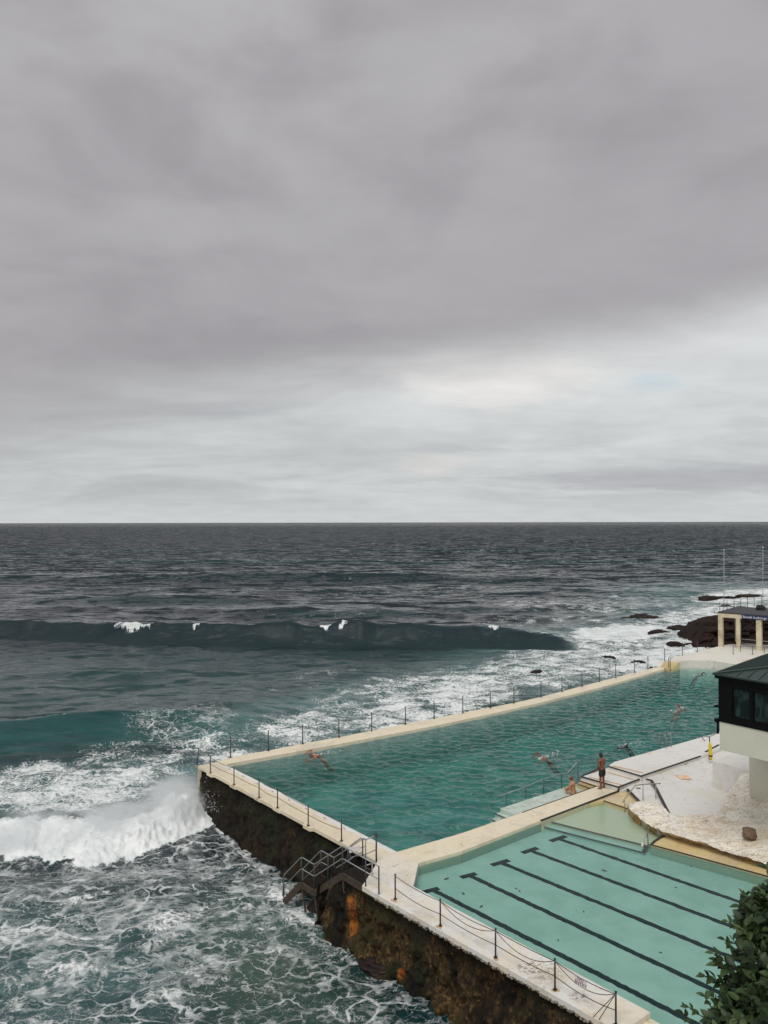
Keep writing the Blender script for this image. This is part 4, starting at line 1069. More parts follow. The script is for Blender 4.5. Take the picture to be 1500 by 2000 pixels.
# ------------------------------------------------------------------ whitewashed sandstone outcrop
M_sand, g = material("whitewashed_sandstone")
p = g.pos()
a_lo = g.attr('low'); a_br = g.attr('brown')
na = g.noise(g.v('MULTIPLY', p, (1, 1, 2.5)), 1.1, 8, 0.65, 0.6); nb_ = g.noise(g.v('MULTIPLY', p, (2.2, 5.2, 6)), 1.7, 7, 0.7, 1.2); nc_ = g.noise(p, 14, 5, 0.7)
col = g.mix(g.ss(na, 0.42, 0.72), (0.80, 0.765, 0.68), (0.69, 0.59, 0.44))
col = g.mix(g.m('MULTIPLY', a_br, g.m('MULTIPLY', g.ss(na, 0.35, 0.65), 0.8)), col, (0.50, 0.38, 0.29))
col = g.mix(g.m('MULTIPLY', g.ss(nb_, 0.60, 0.68), 0.35), col, (0.40, 0.29, 0.20))
col = g.mix(g.m('MULTIPLY', g.ss(nc_, 0.68, 0.78), 0.2), col, (0.28, 0.2, 0.14))
crk = g.m('ABSOLUTE', g.m('SUBTRACT', g.noise(g.v('MULTIPLY', p, (1.0, 2.6, 3.0)), 1.3, 6, 0.6, 0.8), 0.5))
crk2 = g.m('ABSOLUTE', g.m('SUBTRACT', g.noise(g.v('MULTIPLY', p, (2.0, 4.4, 5.0)), 1.6, 5, 0.6, 1.0), 0.47))
crk = g.m('MULTIPLY', g.m('SUBTRACT', 1.0, g.ss(g.m('MINIMUM', crk, g.m('MULTIPLY', crk2, 1.3)), 0.002, 0.018)), g.ss(nc_, 0.36, 0.52))
col = g.mix(g.m('MULTIPLY', crk, 0.85), col, (0.15, 0.085, 0.05))
col = g.mix(a_lo, col, g.mix(g.ss(nc_, 0.4, 0.6), (0.52, 0.33, 0.12), (0.24, 0.12, 0.035)))
h = g.m('ADD', g.m('SUBTRACT', na, g.m('MULTIPLY', crk, 0.5)), g.m('ADD', g.m('MULTIPLY', nb_, 1.0), g.m('MULTIPLY', nc_, 0.25)))
bs = g.n('ShaderNodeBsdfPrincipled', {'Base Color': col, 'Roughness': 0.85, 'Normal': g.bump(h, 0.22, 0.03)})
surface(g, bs.outputs[0])
def outcrop():
    rows = [  # bottom px, upper px, z upper
        ((1227, 1576), (1229, 1570, .20)), ((1229, 1586), (1240, 1566, .42)), ((1240, 1598), (1262, 1565, .5)), ((1262, 1612), (1287, 1567, .5)), ((1298, 1632), (1312, 1589, .38)),
        ((1350, 1648), (1355, 1590, .35)), ((1400, 1662), (1400, 1591, .38)), ((1420, 1668), (1412, 1572, .55)), ((1440, 1675), (1420, 1548, .75)), ((1470, 1684), (1440, 1524, 1.1)),
        ((1500, 1692), (1466, 1494, 1.5)), ((1545, 1704), (1500, 1520, 1.9)), ((1600, 1718), (1560, 1550, 2.3)), ((1680, 1740), (1640, 1580, 2.8))]
    n, m = 420, 150
    u = np.linspace(0, len(rows) - 1, n); k = np.arange(len(rows))
    bx = np.interp(u, k, [r[0][0] for r in rows]); by = np.interp(u, k, [r[0][1] for r in rows])
    ux = np.interp(u, k, [r[1][0] for r in rows]); uy = np.interp(u, k, [r[1][1] for r in rows]); uz = np.interp(u, k, [r[1][2] for r in rows])
    XX = np.zeros((n, m)); YY = np.zeros((n, m)); ZZ = np.zeros((n, m)); TT = np.zeros((n, m))
    for i in range(n):
        B0 = P(bx[i], by[i], -.10); lip = P(bx[i] - 0.02 * (bx[i] - ux[i]), by[i] - 7, min(.28, uz[i])); Ue = P(ux[i], uy[i], uz[i])
        for j in range(m):
            t = j / (m - 1)
            if t < .08: q = t / .08; v = Vector((B0.x, B0.y, -0.5)).lerp(B0 + (lip - B0) * .0, q)
            elif t < .22: q = (t - .08) / .14; v = B0.lerp(lip, q); v.z = B0.z + (lip.z - B0.z) * q ** .6
            elif t < .9: q = (t - .22) / .68; v = lip.lerp(Ue, q)
            else: q = (t - .9) / .1; v = Ue + Vector((.25, .35, 0)) * q; v.z = Ue.z - 0.9 * q
            XX[i, j], YY[i, j], ZZ[i, j] = v; TT[i, j] = t
    e = sst(TT, .05, .2) * (1 - sst(TT, .88, .95))
    na = fbm(XX * .9, YY * 1.6, oct=5, seed=21); nb = fbm(XX * 3, YY * 5, oct=4, seed=22)
    n2o = fbm(XX * .55, YY * 1.1, oct=2, seed=23); stp = np.round((n2o * 1.0 + TT * .6) * 7) / 7 - (n2o + TT * .6)
    na = .5 * na + .5 * n2o
    ZZ += e * ((na - .5) * .42 + (nb - .5) * .03 + stp * .24)
    fr = 1 - sst(TT, .15, .3)
    XX += NOUT.x * fr * (nb - .5) * .35; YY -= fr * (nb - .5) * .30
    low = (1 - sst(TT, .12, .24)) * sst(nb, .35, .6)
    brown = np.exp(-(((u[:, None] - 6.3) / 1.8) ** 2 + ((TT - .72) / .22) ** 2))
    o = grid_mesh("rock_outcrop", XX, YY, ZZ, {'low': low, 'brown': brown}, M_sand, True, flip=True)
    tag(o, "whitewashed sandstone outcrop between the lane pool and the white yard", "rock")
outcrop()
rock("brown bare boulder set in the whitewashed outcrop by the right frame edge", tuple(P(1464, 1628, .62)), (0.30, 0.25, 0.22), 71, 0.4, simple("brown_sandstone", (0.20, 0.13, 0.085), 0.9, bump=0.6, bscale=12), 0.2)

# ------------------------------------------------------------------ railings
M_stain = simple('rust_stained_paint', (0.46, 0.27, 0.12), 0.8, vary=(0.58, 0.44, 0.28), scale=20)
def sag(a, b, s, n=9):
    return [a.lerp(b, i / n) - Vector((0, 0, s * 4 * (i / n) * (1 - i / n))) for i in range(n + 1)]
def railing(label, bases, h, mats=(M_dsteel, M_wire), r=0.026, wires=(0.95, 0.55), sg=0.05, knob=True, base=True, tilt=None, name="railing", skip=()):
    t = thing(name, label, "railing", tuple(bases[0]))
    tops = []
    for i, b in enumerate(bases):
        hh = h[i] if isinstance(h, (list, tuple)) else h
        top = b + Vector((0, 0, hh)) + (tilt[i] if tilt and i in tilt else Vector((0, 0, 0)))
        mb = MB(t); mb.tube([b, top], r, 8)
        if knob: mb.ball(top, r * 1.45, (1, 1, 1.1), 1)
        if base: mb.tube([b, b + Vector((0, 0, 0.03))], r * 2.4, 10)
        mb.build("post", mats[0]); tops.append(top)
    if base:
        mb = MB(t); random.seed(len(bases))
        for b in bases:
            for q in range(2):
                a0 = random.random() * 6; rr = random.uniform(.05, .12); c = b + NOUT * random.uniform(-.02, .12) + U * random.uniform(-.08, .05)
                ring_ = [mb.b.verts.new((c.x + math.cos(a0 + j) * rr * random.uniform(.5, 1.1), c.y + math.sin(a0 + j) * rr * random.uniform(.5, 1.1), c.z + .005 + q * .002)) for j in (0, .9, 1.8, 2.7, 3.6, 4.5, 5.4)]
                mb.b.faces.new(ring_)
        mb.build("rust_stain", M_stain)['kind'] = 'stuff'
    for k, wz in enumerate(wires):
        mb = MB(t)
        for i in range(len(bases) - 1):
            if i in skip: continue
            a = bases[i].lerp(tops[i], wz); b = bases[i + 1].lerp(tops[i + 1], wz)
            mb.tube(sag(a, b, sg * (1 + .5 * math.sin(i * 2.3 + k)), 8), 0.012, 5)
        mb.build("wire", mats[1])
    return t, tops
lp_ = [P(x, y) for x, y in left_posts]
railing("dark post and wire railing along the narrow deck from the corner to the metal stairs", lp_, 0.86, tilt={0: Vector((0.08, 0, 0.02))})
fp = [P(x, y) + Vector((0.0, 0.05, 0)) for x, y in [(450, 1480), (524, 1467), (591, 1453.5), (662, 1441), (726, 1428), (792, 1415.5), (848, 1404), (904, 1393), (958, 1383), (1004, 1374), (1057, 1362), (1098, 1351.5), (1137, 1341), (1171, 1332), (1203, 1324), (1240, 1314), (1266, 1307.5)]]
railing("dark post and wire railing along the far coping beside the surf", fp, 1.12, r=0.030, wires=(0.9,), sg=0.08)
ff = [P(1298, 1289.5, zf), P(1333, 1280, zf), P(1362, 1273, zf)]
railing("short thin railing on the far white deck left of the pavilion", ff, 1.0, r=0.03, wires=(0.5,), sg=0.02)
rp = [P(x, y) for x, y in [(772, 1757), (860, 1809), (968, 1871), (1084, 1934), (1203, 2003)]]
t_r, tops_r = railing("dark post and wire railing along the wide deck by the lane pool", rp, 0.86, wires=(0.93, 0.45), sg=0.06)
mb = MB(t_r)
for i in (1, 2, 3):
    mb.tube(sag(tops_r[i] - Vector((0, 0, .05)), tops_r[i + 1] - Vector((0, 0, .05)), 0.32 if i > 1 else .3, 12), 0.011, 5)
ex = P(1150, 1978); mb.tube([tops_r[4] - Vector((0, 0, .04)), Vector((ex.x, ex.y, 0)) + NOUT * .1 - Vector((0, 0, .25))], 0.011, 5)
mb.tube([tops_r[4] - Vector((0, 0, .04)), P(1172, 1990) + NOUT * .05], 0.011, 5)
mb.build("slack_rope", M_wire)
# NO ENTRY sign hangs from the top wire
def text_mesh(txt, size, mat, name="lettering", parent=None, M=None, ext=0.002, align='CENTER', sp_line=0.9):
    cu = bpy.data.curves.new("t", 'FONT'); cu.body = txt; cu.size = size; cu.extrude = ext; cu.align_x = align; cu.align_y = 'CENTER'; cu.space_line = sp_line; cu.resolution_u = 2
    o = bpy.data.objects.new("t", cu); C.objects.link(o)
    me = bpy.data.meshes.new_from_object(o.evaluated_get(bpy.context.evaluated_depsgraph_get())); bpy.data.objects.remove(o)
    if M is not None: me.transform(M)
    me.materials.clear(); return link(name, me, mat, parent)
M_signw = simple("white_sign", (0.78, 0.74, 0.74), 0.5, var=0.06); M_red = simple("dark_red_letters", (0.22, 0.015, 0.03), 0.5)
def sign_at(name, label, c, xd, wd, ht, txt, mat, tmat, size, tilt=0.0, th=0.012):
    t = thing(name, label, "sign", tuple(c))
    x = xd.normalized(); z = Vector((0, 0, 1)); y = z.cross(x)      # -y faces the viewer
    if tilt:
        z = (z - y * tilt * -1).normalized(); y = z.cross(x)
    R = Matrix((x, y, z)).transposed().to_4x4()
    bm = bmesh.new(); bmesh.ops.create_cube(bm, size=1, matrix=R @ Matrix.Diagonal((wd, th, ht, 1)))
    me = bpy.data.meshes.new("board"); bm.to_mesh(me); bm.free(); link("board", me, mat, t)
    if txt: text_mesh(txt, size, tmat, "lettering", t, R @ Matrix.Translation((0, -th / 2 - 0.002, 0)) @ Matrix.Rotation(math.pi / 2, 4, 'X'))
    return t
sc_ = rp[3].lerp(rp[4], 0.5); tdir = (rp[4] - rp[3]).normalized()
sa = tops_r[3].lerp(tops_r[4], 0.44) - Vector((0, 0, 0.24))
sign_at("warning_sign", "small white no entry sign hung on the deck railing wire", sa, tdir, 0.38, 0.26, "NO\nENTRY", M_signw, M_red, 0.125)

# handrail in the big pool
hr = thing("handrail", "grey pool handrail on the submerged shelf, sloping at both ends", "handrail", tuple(P(1040, 1560, zs)))
hb = [P(961, 1583, zs - .5), P(989, 1574, zs), P(1027, 1561.5, zs), P(1062, 1551, zs), P(1097, 1541, zs), P(1129, 1526, 0)]
ht_ = [(951, 1580), (971, 1556), (989, 1550), (1025, 1537), (1062, 1521), (1097, 1511), (1109, 1509), (1131, 1484.5)]
hY = [hb[0].y - .25, hb[0].y + .1, hb[1].y, hb[2].y, hb[3].y, hb[4].y, hb[4].y + .25, hb[5].y]
tp = [PD(x, y, Yv) for (x, y), Yv in zip(ht_, hY)]
mb = MB(hr); mb.tube(tp, 0.02, 8); mb.build("top_rail", M_steel)
for b, t_ in zip(hb, (tp[0].lerp(tp[1], .6), tp[2], tp[3], tp[4], tp[5], tp[7])):
    mb = MB(hr); mb.tube([b, Vector((b.x, b.y, t_.z - .01))], 0.019, 8); mb.build("post", M_dsteel)
# handrail at the yard's ramp
yr = thing("handrail", "silver handrail bending down over the tip of the sandstone outcrop", "handrail", tuple(P(1260, 1560, zap)))
Yr = P(1265, 1565, zld).y
mb = MB(yr); mb.tube([PD(1216, 1568, Yr - .6), PD(1220, 1560, Yr - .5), PD(1241, 1534, Yr), PD(1256, 1532, Yr + .1), PD(1281, 1530.5, Yr + .3), PD(1290, 1530, Yr + .4)], 0.026, 8); mb.build("top_rail", M_steel)
for (x, yt, yb, Yv) in [(1220, 1563, 1588, Yr - .5), (1256, 1532, 1568, Yr + .1), (1281, 1530.5, 1567, Yr + .3)]:
    mb = MB(yr); mb.tube([PD(x, yt, Yv), PD(x, yb + 3, Yv)], 0.022, 8); mb.build("post", M_steel)
# small handrail at the lane pool's steps
sr = thing("handrail", "short grey grab rail standing on the lane pool's submerged steps", "handrail", tuple(P(1262, 1652, zsh)))
a1 = P(1266, 1653, zsh); a2 = P(1257, 1664, zst)
mb = MB(sr); mb.tube([a1, PD(1265, 1626.5, a1.y), PD(1257, 1644, a2.y), a2], 0.022, 8); mb.build("top_rail", M_steel)
mb = MB(sr); mb.box(PD(1254.5, 1649, a2.y), (.09, .03, .14)); mb.build("tag_plate", M_signw)
# pool ladder
ld_ = thing("pool_ladder", "steel pool ladder with two hooped rails at the upper deck edge", "ladder", tuple(P(1305, 1458, z2)))
l0 = P(1301, 1462, z2); l1_ = P(1311, 1459, z2); outp = -Vector((0.57, -0.8, 0)).normalized()
outd = Vector((-.57, .82, 0)).normalized()
for b in (l0, l1_):
    mb = MB(ld_); mb.tube([b, b + Vector((0, 0, .62)), b + Vector((0, 0, .74)) + outd * .07, b + Vector((0, 0, .78)) + outd * .2, b + Vector((0, 0, .74)) + outd * .34, b + Vector((0, 0, .6)) + outd * .42, b + outd * .45 - Vector((0, 0, 1.3))], 0.022, 8)
    mb.build("rail", M_steel)
for k in range(4):
    z = 0.15 - .28 * k
    mb = MB(ld_); mb.beam(Vector((l0.x, l0.y, z)) + outd * .45, Vector((l1_.x, l1_.y, z)) + outd * .45, .09, .03); mb.build("rung", M_steel)
# rail on the far steps
fr_ = thing("handrail", "small dark handrail standing on the far yellow steps", "handrail", tuple(fb))
for (x, yb) in ((1306, 1303), (1309, 1306)):
    c = P(x, yb, 0.1)
    mb = MB(fr_); mb.tube([c - Vector((0, 0, .2)), c + Vector((0, 0, .85)), c + Vector((.35, .35, .95))], 0.03, 8); mb.build("rail", M_dsteel)

# ------------------------------------------------------------------ metal stairs down to the sea
stt = thing("metal_stairs", "rusty steel stairs with pipe rails stepping down the wall into the sea", "stairs", tuple(P(669, 1704)))
S0 = P(669, 1704); SA = P(740, 1747)
u = U; nin = NIN
W = 0.95
def off_(p_, a, z): q = p_ + nin * a; return Vector((q.x, q.y, z))
S1 = S0 + u * 1.85; S1z = -1.32; S2 = S1 + u * 0.9; S3 = S2 + u * 1.3; S3z = -2.5
def stringer(a):
    mb = MB(stt)
    for (p_, z0_, q_, z1_) in ((SA - u * -0.0, 0.0, S0, 0.0), (S0, 0.0, S1, S1z), (S1, S1z, S2, S1z), (S2, S1z, S3, S3z)):
        A = off_(p_, a, z0_ - .13); B = off_(q_, a, z1_ - .13); mb.beam(A, B, 0.06, 0.24)
    return mb.build("stringer", M_rust)
stringer(0); stringer(W)
M_grate = simple("dark_grating", (0.035, 0.026, 0.020), 0.8, 0.3, var=0.4)
def platform(a, b, z):
    mb = MB(stt); L = (b - a).length; n = int(L / 0.05)
    for i in range(n + 1):
        c = a.lerp(b, i / n); mb.beam(off_(c, 0.03, z), off_(c, W - .03, z), 0.018, 0.03)
    for k in range(5): mb.beam(off_(a, 0.1 + k * .18, z - .02), off_(b, 0.1 + k * .18, z - .02), 0.02, 0.03)
    mb.build("landing", M_grate)
platform(SA - u * 0.0, S0, -0.02); platform(S1, S2, S1z)
for (a, za, b, zb_, n) in ((S0, 0, S1, S1z, 7), (S2, S1z, S3, S3z, 6)):
    for i in range(1, n):
        c = a.lerp(b, i / n); z = za + (zb_ - za) * i / n
        mb = MB(stt)
        for k in range(5):
            cc = c + u * (k - 2) * .05; mb.beam(off_(cc, .03, z), off_(cc, W - .03, z), 0.02, 0.03)
        mb.build("tread", M_grate)
for a in (0.0, W):
    prof_ = [(SA, 0.0), (S0, 0.0), (S1, S1z), (S2, S1z), (S3, S3z)]
    if a > 0: prof_ = prof_[1:]
    for hh in (0.98, 0.52):
        mb = MB(stt)
        ptz = [off_(p_, a, z + hh) for p_, z in prof_]
        if hh > .9: ptz = ptz + [off_(S3 + u * .1, a, S3z + .1)]
        # rounded bends
        out_ = [ptz[0]]
        for i in range(1, len(ptz) - 1):
            d0 = (ptz[i - 1] - ptz[i]).normalized(); d1 = (ptz[i + 1] - ptz[i]).normalized()
            out_ += [ptz[i] + d0 * .1, ptz[i] + (d0 + d1) * .03, ptz[i] + d1 * .1]
        out_.append(ptz[-1]); mb.tube(out_, 0.021, 8); mb.build("rail", M_steel)
    for p_, z in prof_ + [(S0.lerp(S1, .5), S1z / 2), (SA.lerp(S0, .35), 0.0)]:
        if a > 0 and (p_ - S0).dot(u) < -0.01: continue
        mb = MB(stt); mb.tube([off_(p_, a, z - .2), off_(p_, a, z + .98)], 0.026, 8); mb.build("post", M_dsteel)
# braces and legs down to the rock
for (p_, z) in ((S1, S1z), (S2, S1z), (S0, 0)):
    mb = MB(stt); mb.tube([off_(p_, 0.02, z - .2), off_(p_, .3, -3.2)], 0.04, 8); mb.build("leg", M_rust)
# gate at the head of the stairs
gt = thing("gate", "pipe frame gate with a small white notice at the stair head", "gate", tuple(P(735, 1683)))
gp = P(735, 1682.5); gq = gp + NOUT * 1.0 + U * .15; gq2 = gq + U * .9
for b in (gp,):
    mb = MB(gt); mb.tube([b, b + Vector((0, 0, 1.0))], .032, 8); mb.ball(b + Vector((0, 0, 1.03)), .075, (1, 1, .8), 2); mb.build("post", M_dsteel)
A = gp + Vector((0, 0, 1.0)); G1 = PD(714, 1640, gp.y - .2); G2 = PD(705, 1637, gp.y + .1); G3 = PD(684, 1652, gp.y + .3)
mb = MB(gt); mb.tube([A, G1, G2, G3, G3 - Vector((0, 0, .7))], .026, 8)
mb.tube([G1, G1 - Vector((0, 0, 1.0))], .026, 8)
mb.tube([A - Vector((0, 0, .55)), G1 - Vector((0, 0, .55)), G3 - Vector((0, 0, .45))], .02, 8)
mb.tube([G1 - Vector((0, 0, .25)), G3 - Vector((0, 0, .2))], .018, 8)
mb.build("frame", M_steel)
nc0 = PD(693, 1660, gp.y - .15)
mb = MB(gt); mb.beam(nc0 - Vector((.22, .04, 0)), nc0 + Vector((.22, .04, .07)), .02, .2); mb.build("notice", M_signw)
mb = MB(gt); c0 = PD(727, 1686, gp.y - 1.1); mb.tube([c0, c0 - Vector((0, 0, .45)), c0 - Vector((.05, 0, .52)), c0 - Vector((.12, 0, .54))], .022, 8); mb.tube([c0, PD(716, 1690, gp.y - 1.3)], .022, 8); mb.build("latch_arm", M_steel)

# ------------------------------------------------------------------ clubhouse building at right
M_creamw = simple("cream_render", (0.62, 0.60, 0.50), 0.85, var=0.06, scale=1.0)
M_darkc = simple("black_cladding", (0.006, 0.006, 0.007), 0.6, var=0.2, spec=0.08)
M_green = simple("green_roof_metal", (0.022, 0.048, 0.040), 0.38, 0.3, var=0.2, scale=2)
M_glass, g = material("window_glass")
bs = g.n('ShaderNodeBsdfPrincipled', {'Base Color': g.mix(g.ss(g.noise(g.v('MULTIPLY', g.pos(), (3, 3, 1.2)), 1.4, 3), 0.45, 0.62), (0.006, 0.012, 0.013), (0.022, 0.045, 0.040)), 'Roughness': 0.05, 'IOR': 1.45, 'Normal': g.bump(g.noise(g.pos(), 1.5, 2), 0.05, 0.1)})  # slight greenish reflection mottled into the pane colour
surface(g, bs.outputs[0])
K = PD(1406, 1464, 30.0)
fa1 = Vector((0.6, -0.8, 0)); fb1 = Vector((0.70, 0.714, 0)).normalized()
bld = thing("building", "overhanging clubhouse with cream base, black window band and green metal roof", "building", (K.x, K.y, 0))
zb0 = PD(1406, 1464, 30.0).z; zb1 = PD(1406, 1409, 30.0).z; zb2 = PD(1406, 1325, 30).z
FW, SW = 7.0, 9.0
def bl(a, b): return K + fa1 * a + fb1 * b
mb = MB(bld); mb.prism([bl(0, 0), bl(FW, 0), bl(FW, SW), bl(0, SW)], zb0, zb1); mb.build("wall", M_creamw, 0.01)
mb = MB(bld)
# black band with openings: posts, sill and head around the glazing
fd_ = 0.12
def bandbox(a0, a1, z0_, z1_, dep=fd_, o_=0.0):
    mb.prism([bl(a0, -o_), bl(a1, -o_), bl(a1, dep), bl(a0, dep)], z0_, z1_)
wz0 = PD(1440, 1401, 29.6).z; wz1 = PD(1440, 1343, 29.6).z
bandbox(-.03, FW, zb1 + .002, wz0, o_=.03); bandbox(-.03, FW, wz1, zb2, o_=.03)
bandbox(-.03, .52, wz0, wz1, o_=.03)
wins = [(0.52, 1.22)]; s0_ = 1.34
bandbox(1.22, 1.34, wz0, wz1, o_=.03)
while s0_ < FW - .9:
    wins.append((s0_, s0_ + .8)); bandbox(s0_ + .8, s0_ + .92, wz0, wz1, o_=.03); s0_ += .92
mb.prism([bl(-.03, fd_ + .002), bl(.12, fd_ + .002), bl(.12, SW), bl(-.03, SW)], zb1 + .002, zb2)
mb.prism([bl(.3, .6), bl(FW, .6), bl(FW, SW), bl(.3, SW)], zb1 + .002, zb2)
mb.build("window_band", M_darkc, 0.006)
for (a0, a1) in wins:
    mb = MB(bld)
    fz = 0.035
    for (x0, x1, q0, q1) in ((a0, a0 + fz, wz0, wz1), (a1 - fz, a1, wz0, wz1), (a0 + fz, a1 - fz, wz0, wz0 + fz), (a0 + fz, a1 - fz, wz1 - fz, wz1)):
        mb.prism([bl(x0, .02), bl(x1, .02), bl(x1, .09), bl(x0, .09)], q0, q1)
    wn = mb.build("window", M_darkc)
    mb = MB(bld); mb.prism([bl(a0 + fz, .06), bl(a1 - fz, .06), bl(a1 - fz, .075), bl(a0 + fz, .075)], wz0 + fz, wz1 - fz)
    pn = mb.build("pane", M_glass); pn.parent = wn
# roof
ov = .14; ze = zb2 + .02; sl = 0.17
E = lambda a, b, z: Vector((*(bl(a, b))[:2], z))
HD = 3.6
hipz = ze + .16 + HD * sl
mb = MB(bld); mb.prism([bl(-ov, -ov), bl(FW, -ov), bl(FW, SW), bl(-ov, SW)], ze, ze + .15)
mb.build("fascia", M_darkc, 0.01)
mb = MB(bld); zr = ze + .153
c0 = E(-ov - .03, -ov - .03, zr); c1 = E(FW, -ov - .03, zr); c3 = E(-ov - .03, SW, zr)
h0 = E(-ov + HD, -ov + HD, hipz); h1 = E(FW, -ov + HD, hipz); h3 = E(-ov + HD, SW, hipz)
mb.quad(c0, c1, h1, h0); mb.quad(c0, h0, h3, c3); mb.quad(h0, h1, E(FW, SW, hipz), h3)
rf = mb.build("roof", M_green)
mb = MB(bld)
for k in range(1, 24):
    t = k * 0.24
    if t < SW - 0.2:       # left slope seams
        lim = min(t, HD); mb.beam(E(-ov - .03, -ov + t, zr + .012), E(-ov + lim, -ov + t, zr + lim * (hipz - zr) / HD + .012), 0.05, 0.07)
for k in range(1, 14):
    t = k * 0.42
    if t < FW: lim = min(t, HD); mb.beam(E(-ov + t, -ov - .03, zr + .012), E(-ov + t, -ov + lim, zr + lim * (hipz - zr) / HD + .012), 0.03, 0.035)
mb.beam(c0 + Vector((0, 0, .02)), h0 + Vector((0, 0, .02)), .10, .05)
mb.beam(c0, c1, .08, .07); mb.beam(c0, c3, .08, .07)
o = mb.build("seam", M_green); o.parent = rf
# fixtures on its left corner
mb = MB(bld); mb.tube([E(-.1, .05, zb1 - .05), E(-.1, .05, zb1 - .5)], .05, 8); mb.box(E(-.12, .02, zb1 + .02), (.16, .12, .12)); mb.build("downpipe", M_darkc)
mb = MB(bld); mb.box(E(-.16, .1, zb1 + .55), (.22, .1, .06), .4); mb.build("bracket_lamp", M_darkc)
# curved column under the building
cc = PD(1524, 1500, 33.4); mb = MB(bld); mb.tube([Vector((cc.x, cc.y, -.3)), Vector((cc.x, cc.y, zb0 + 0.0))], 1.22, 64); mb.build("column", M_creamw)
mb = MB(bld); mb.box(PD(1479, 1477, 32.1), (.06, .2, .12), .5); mb.build("lamp", M_dsteel)

# ------------------------------------------------------------------ pavilion at the far end
M_pav = simple("cream_painted_concrete", (0.60, 0.54, 0.39), 0.8, vary=(0.42, 0.33, 0.2), scale=0.8)
M_proof = simple("dark_roofing", (0.055, 0.053, 0.06), 0.8, var=0.2)
pA = P(1407, 1263.5, zf); pB = P(1482, 1271, zf); pdir = (pB - pA).normalized(); pbk = Vector((-pdir.y, pdir.x, 0))
if pbk.y < 0: pbk = -pbk
pv_ = thing("pavilion", "open sided cream pavilion with flat dark roof on the far deck", "pavilion", tuple(pA))
ztp = PD(1407, 1198, pA.y).z
def pcol(c, wd=0.42, dp=.42):
    mb = MB(pv_); x = pdir * wd / 2; y = pbk * dp
    mb.prism([c - x, c + x, c + x + y, c - x + y], zf - .2, ztp - .38); mb.build("column", M_pav, 0.015)
m_ = pA.lerp(pB, .47)
pcol(pA); pcol(m_, .34, .34); pcol(pB, .46, .46)
pcol(pB + pbk * 3.4 + pdir * 0.75, .4, .4); pcol(pB + pdir * 3.9, .42, .42); pcol(pA + pbk * 5.5, .4, .4)
mb = MB(pv_); mb.prism([pA - pdir * .21, m_ + pdir * .35, m_ + pdir * .35 + pbk * .4, pA - pdir * .21 + pbk * .4], ztp - .378, ztp); mb.build("beam", M_pav, 0.015)
mb = MB(pv_); mb.prism([m_ + pdir * .352 + pbk * .05, pB + pdir * 4.5 + pbk * .05, pB + pdir * 4.5 + pbk * .4, m_ + pdir * .352 + pbk * .4], ztp - .378, ztp - .01); mb.build("beam", M_proof)
mb = MB(pv_); mb.prism([pA - pdir * .25 + pbk * .02, pB + pdir * 4.6 + pbk * .02, pB + pdir * 4.6 + pbk * 6.6, pA - pdir * .25 + pbk * 6.6], ztp + .003, ztp + .14); mb.build("roof", M_proof, 0.01)
# low wall and rails inside
mb = MB(pv_)
for z in (0.55, 0.95):
    mb.tube([m_ + Vector((0, 0, z)) + pbk * .2, pB + pdir * 4 + Vector((0, 0, z)) + pbk * .2], 0.035, 8)
for k in range(4): q = m_.lerp(pB + pdir * 4, k / 3.) + pbk * .2; mb.tube([q, q + Vector((0, 0, .95))], .03, 8)
mb.build("inner_rail", M_steel)
bq0 = m_ + pdir * .36 - pbk * .03; bq1 = pB + pdir * 4.2 - pbk * .03
bc = (bq0 + bq1) / 2; bz = ztp - .17; bL = (bq1 - bq0).length
ban = sign_at("banner", "long navy blue club banner with white script across the pavilion front", Vector((bc.x, bc.y, bz)), pdir, bL, .40, None, simple("navy_banner", (0.012, 0.02, 0.09), 0.6), None, 0.2)
x_, z_ = pdir, Vector((0, 0, 1)); y_ = z_.cross(x_)
R = Matrix((x_, y_, z_)).transposed().to_4x4()
tm = text_mesh("Bondi Icebergs Swimming Club Bondi", .40, simple("white_letters", (0.75, 0.77, 0.8), 0.6), "lettering", ban, None, .003)
bb_ = [v.co.x for v in tm.data.vertices]; scx = bL * .96 / (max(bb_) - min(bb_))
tm.data.transform(R @ Matrix.Translation((0, -.012, 0)) @ Matrix.Rotation(math.pi / 2, 4, 'X') @ Matrix.Diagonal((scx, .85, 1, 1)))
# roof railing
rb = [PD(x, y, Yv) for x, y, Yv in ((1406, 1197, pA.y + .3), (1420, 1196, pA.y + 1.6), (1434, 1193.5, 79.4), (1447, 1191, 80.4), (1460, 1189, 81.3), (1473, 1187, 82.2), (1487, 1185.5, 83), (1502, 1184, 84))]
rb = [Vector((v.x, v.y, ztp + .14)) for v in rb]
rt, rtt = railing("thin grey guard rail along the pavilion roof's seaward edge", rb, 0.98, (M_dsteel, M_steel), .028, (0.99, 0.5), 0.0, knob=False, base=False)
# rail on the far deck in front of the pavilion
fr2 = [P(1432, 1277.5, zf), P(1470, 1278, zf)]
railing("low dark rail on the far deck in front of the pavilion", fr2, .75, r=.03, wires=(0.98,), sg=0.0, knob=False)
fr3 = [P(1446, 1272, zf), P(1493, 1274.5, zf)]
railing("dark pipe rail between the pavilion columns, right of the low rail", fr3, .5, r=.025, wires=(0.98,), sg=0.0, knob=False)
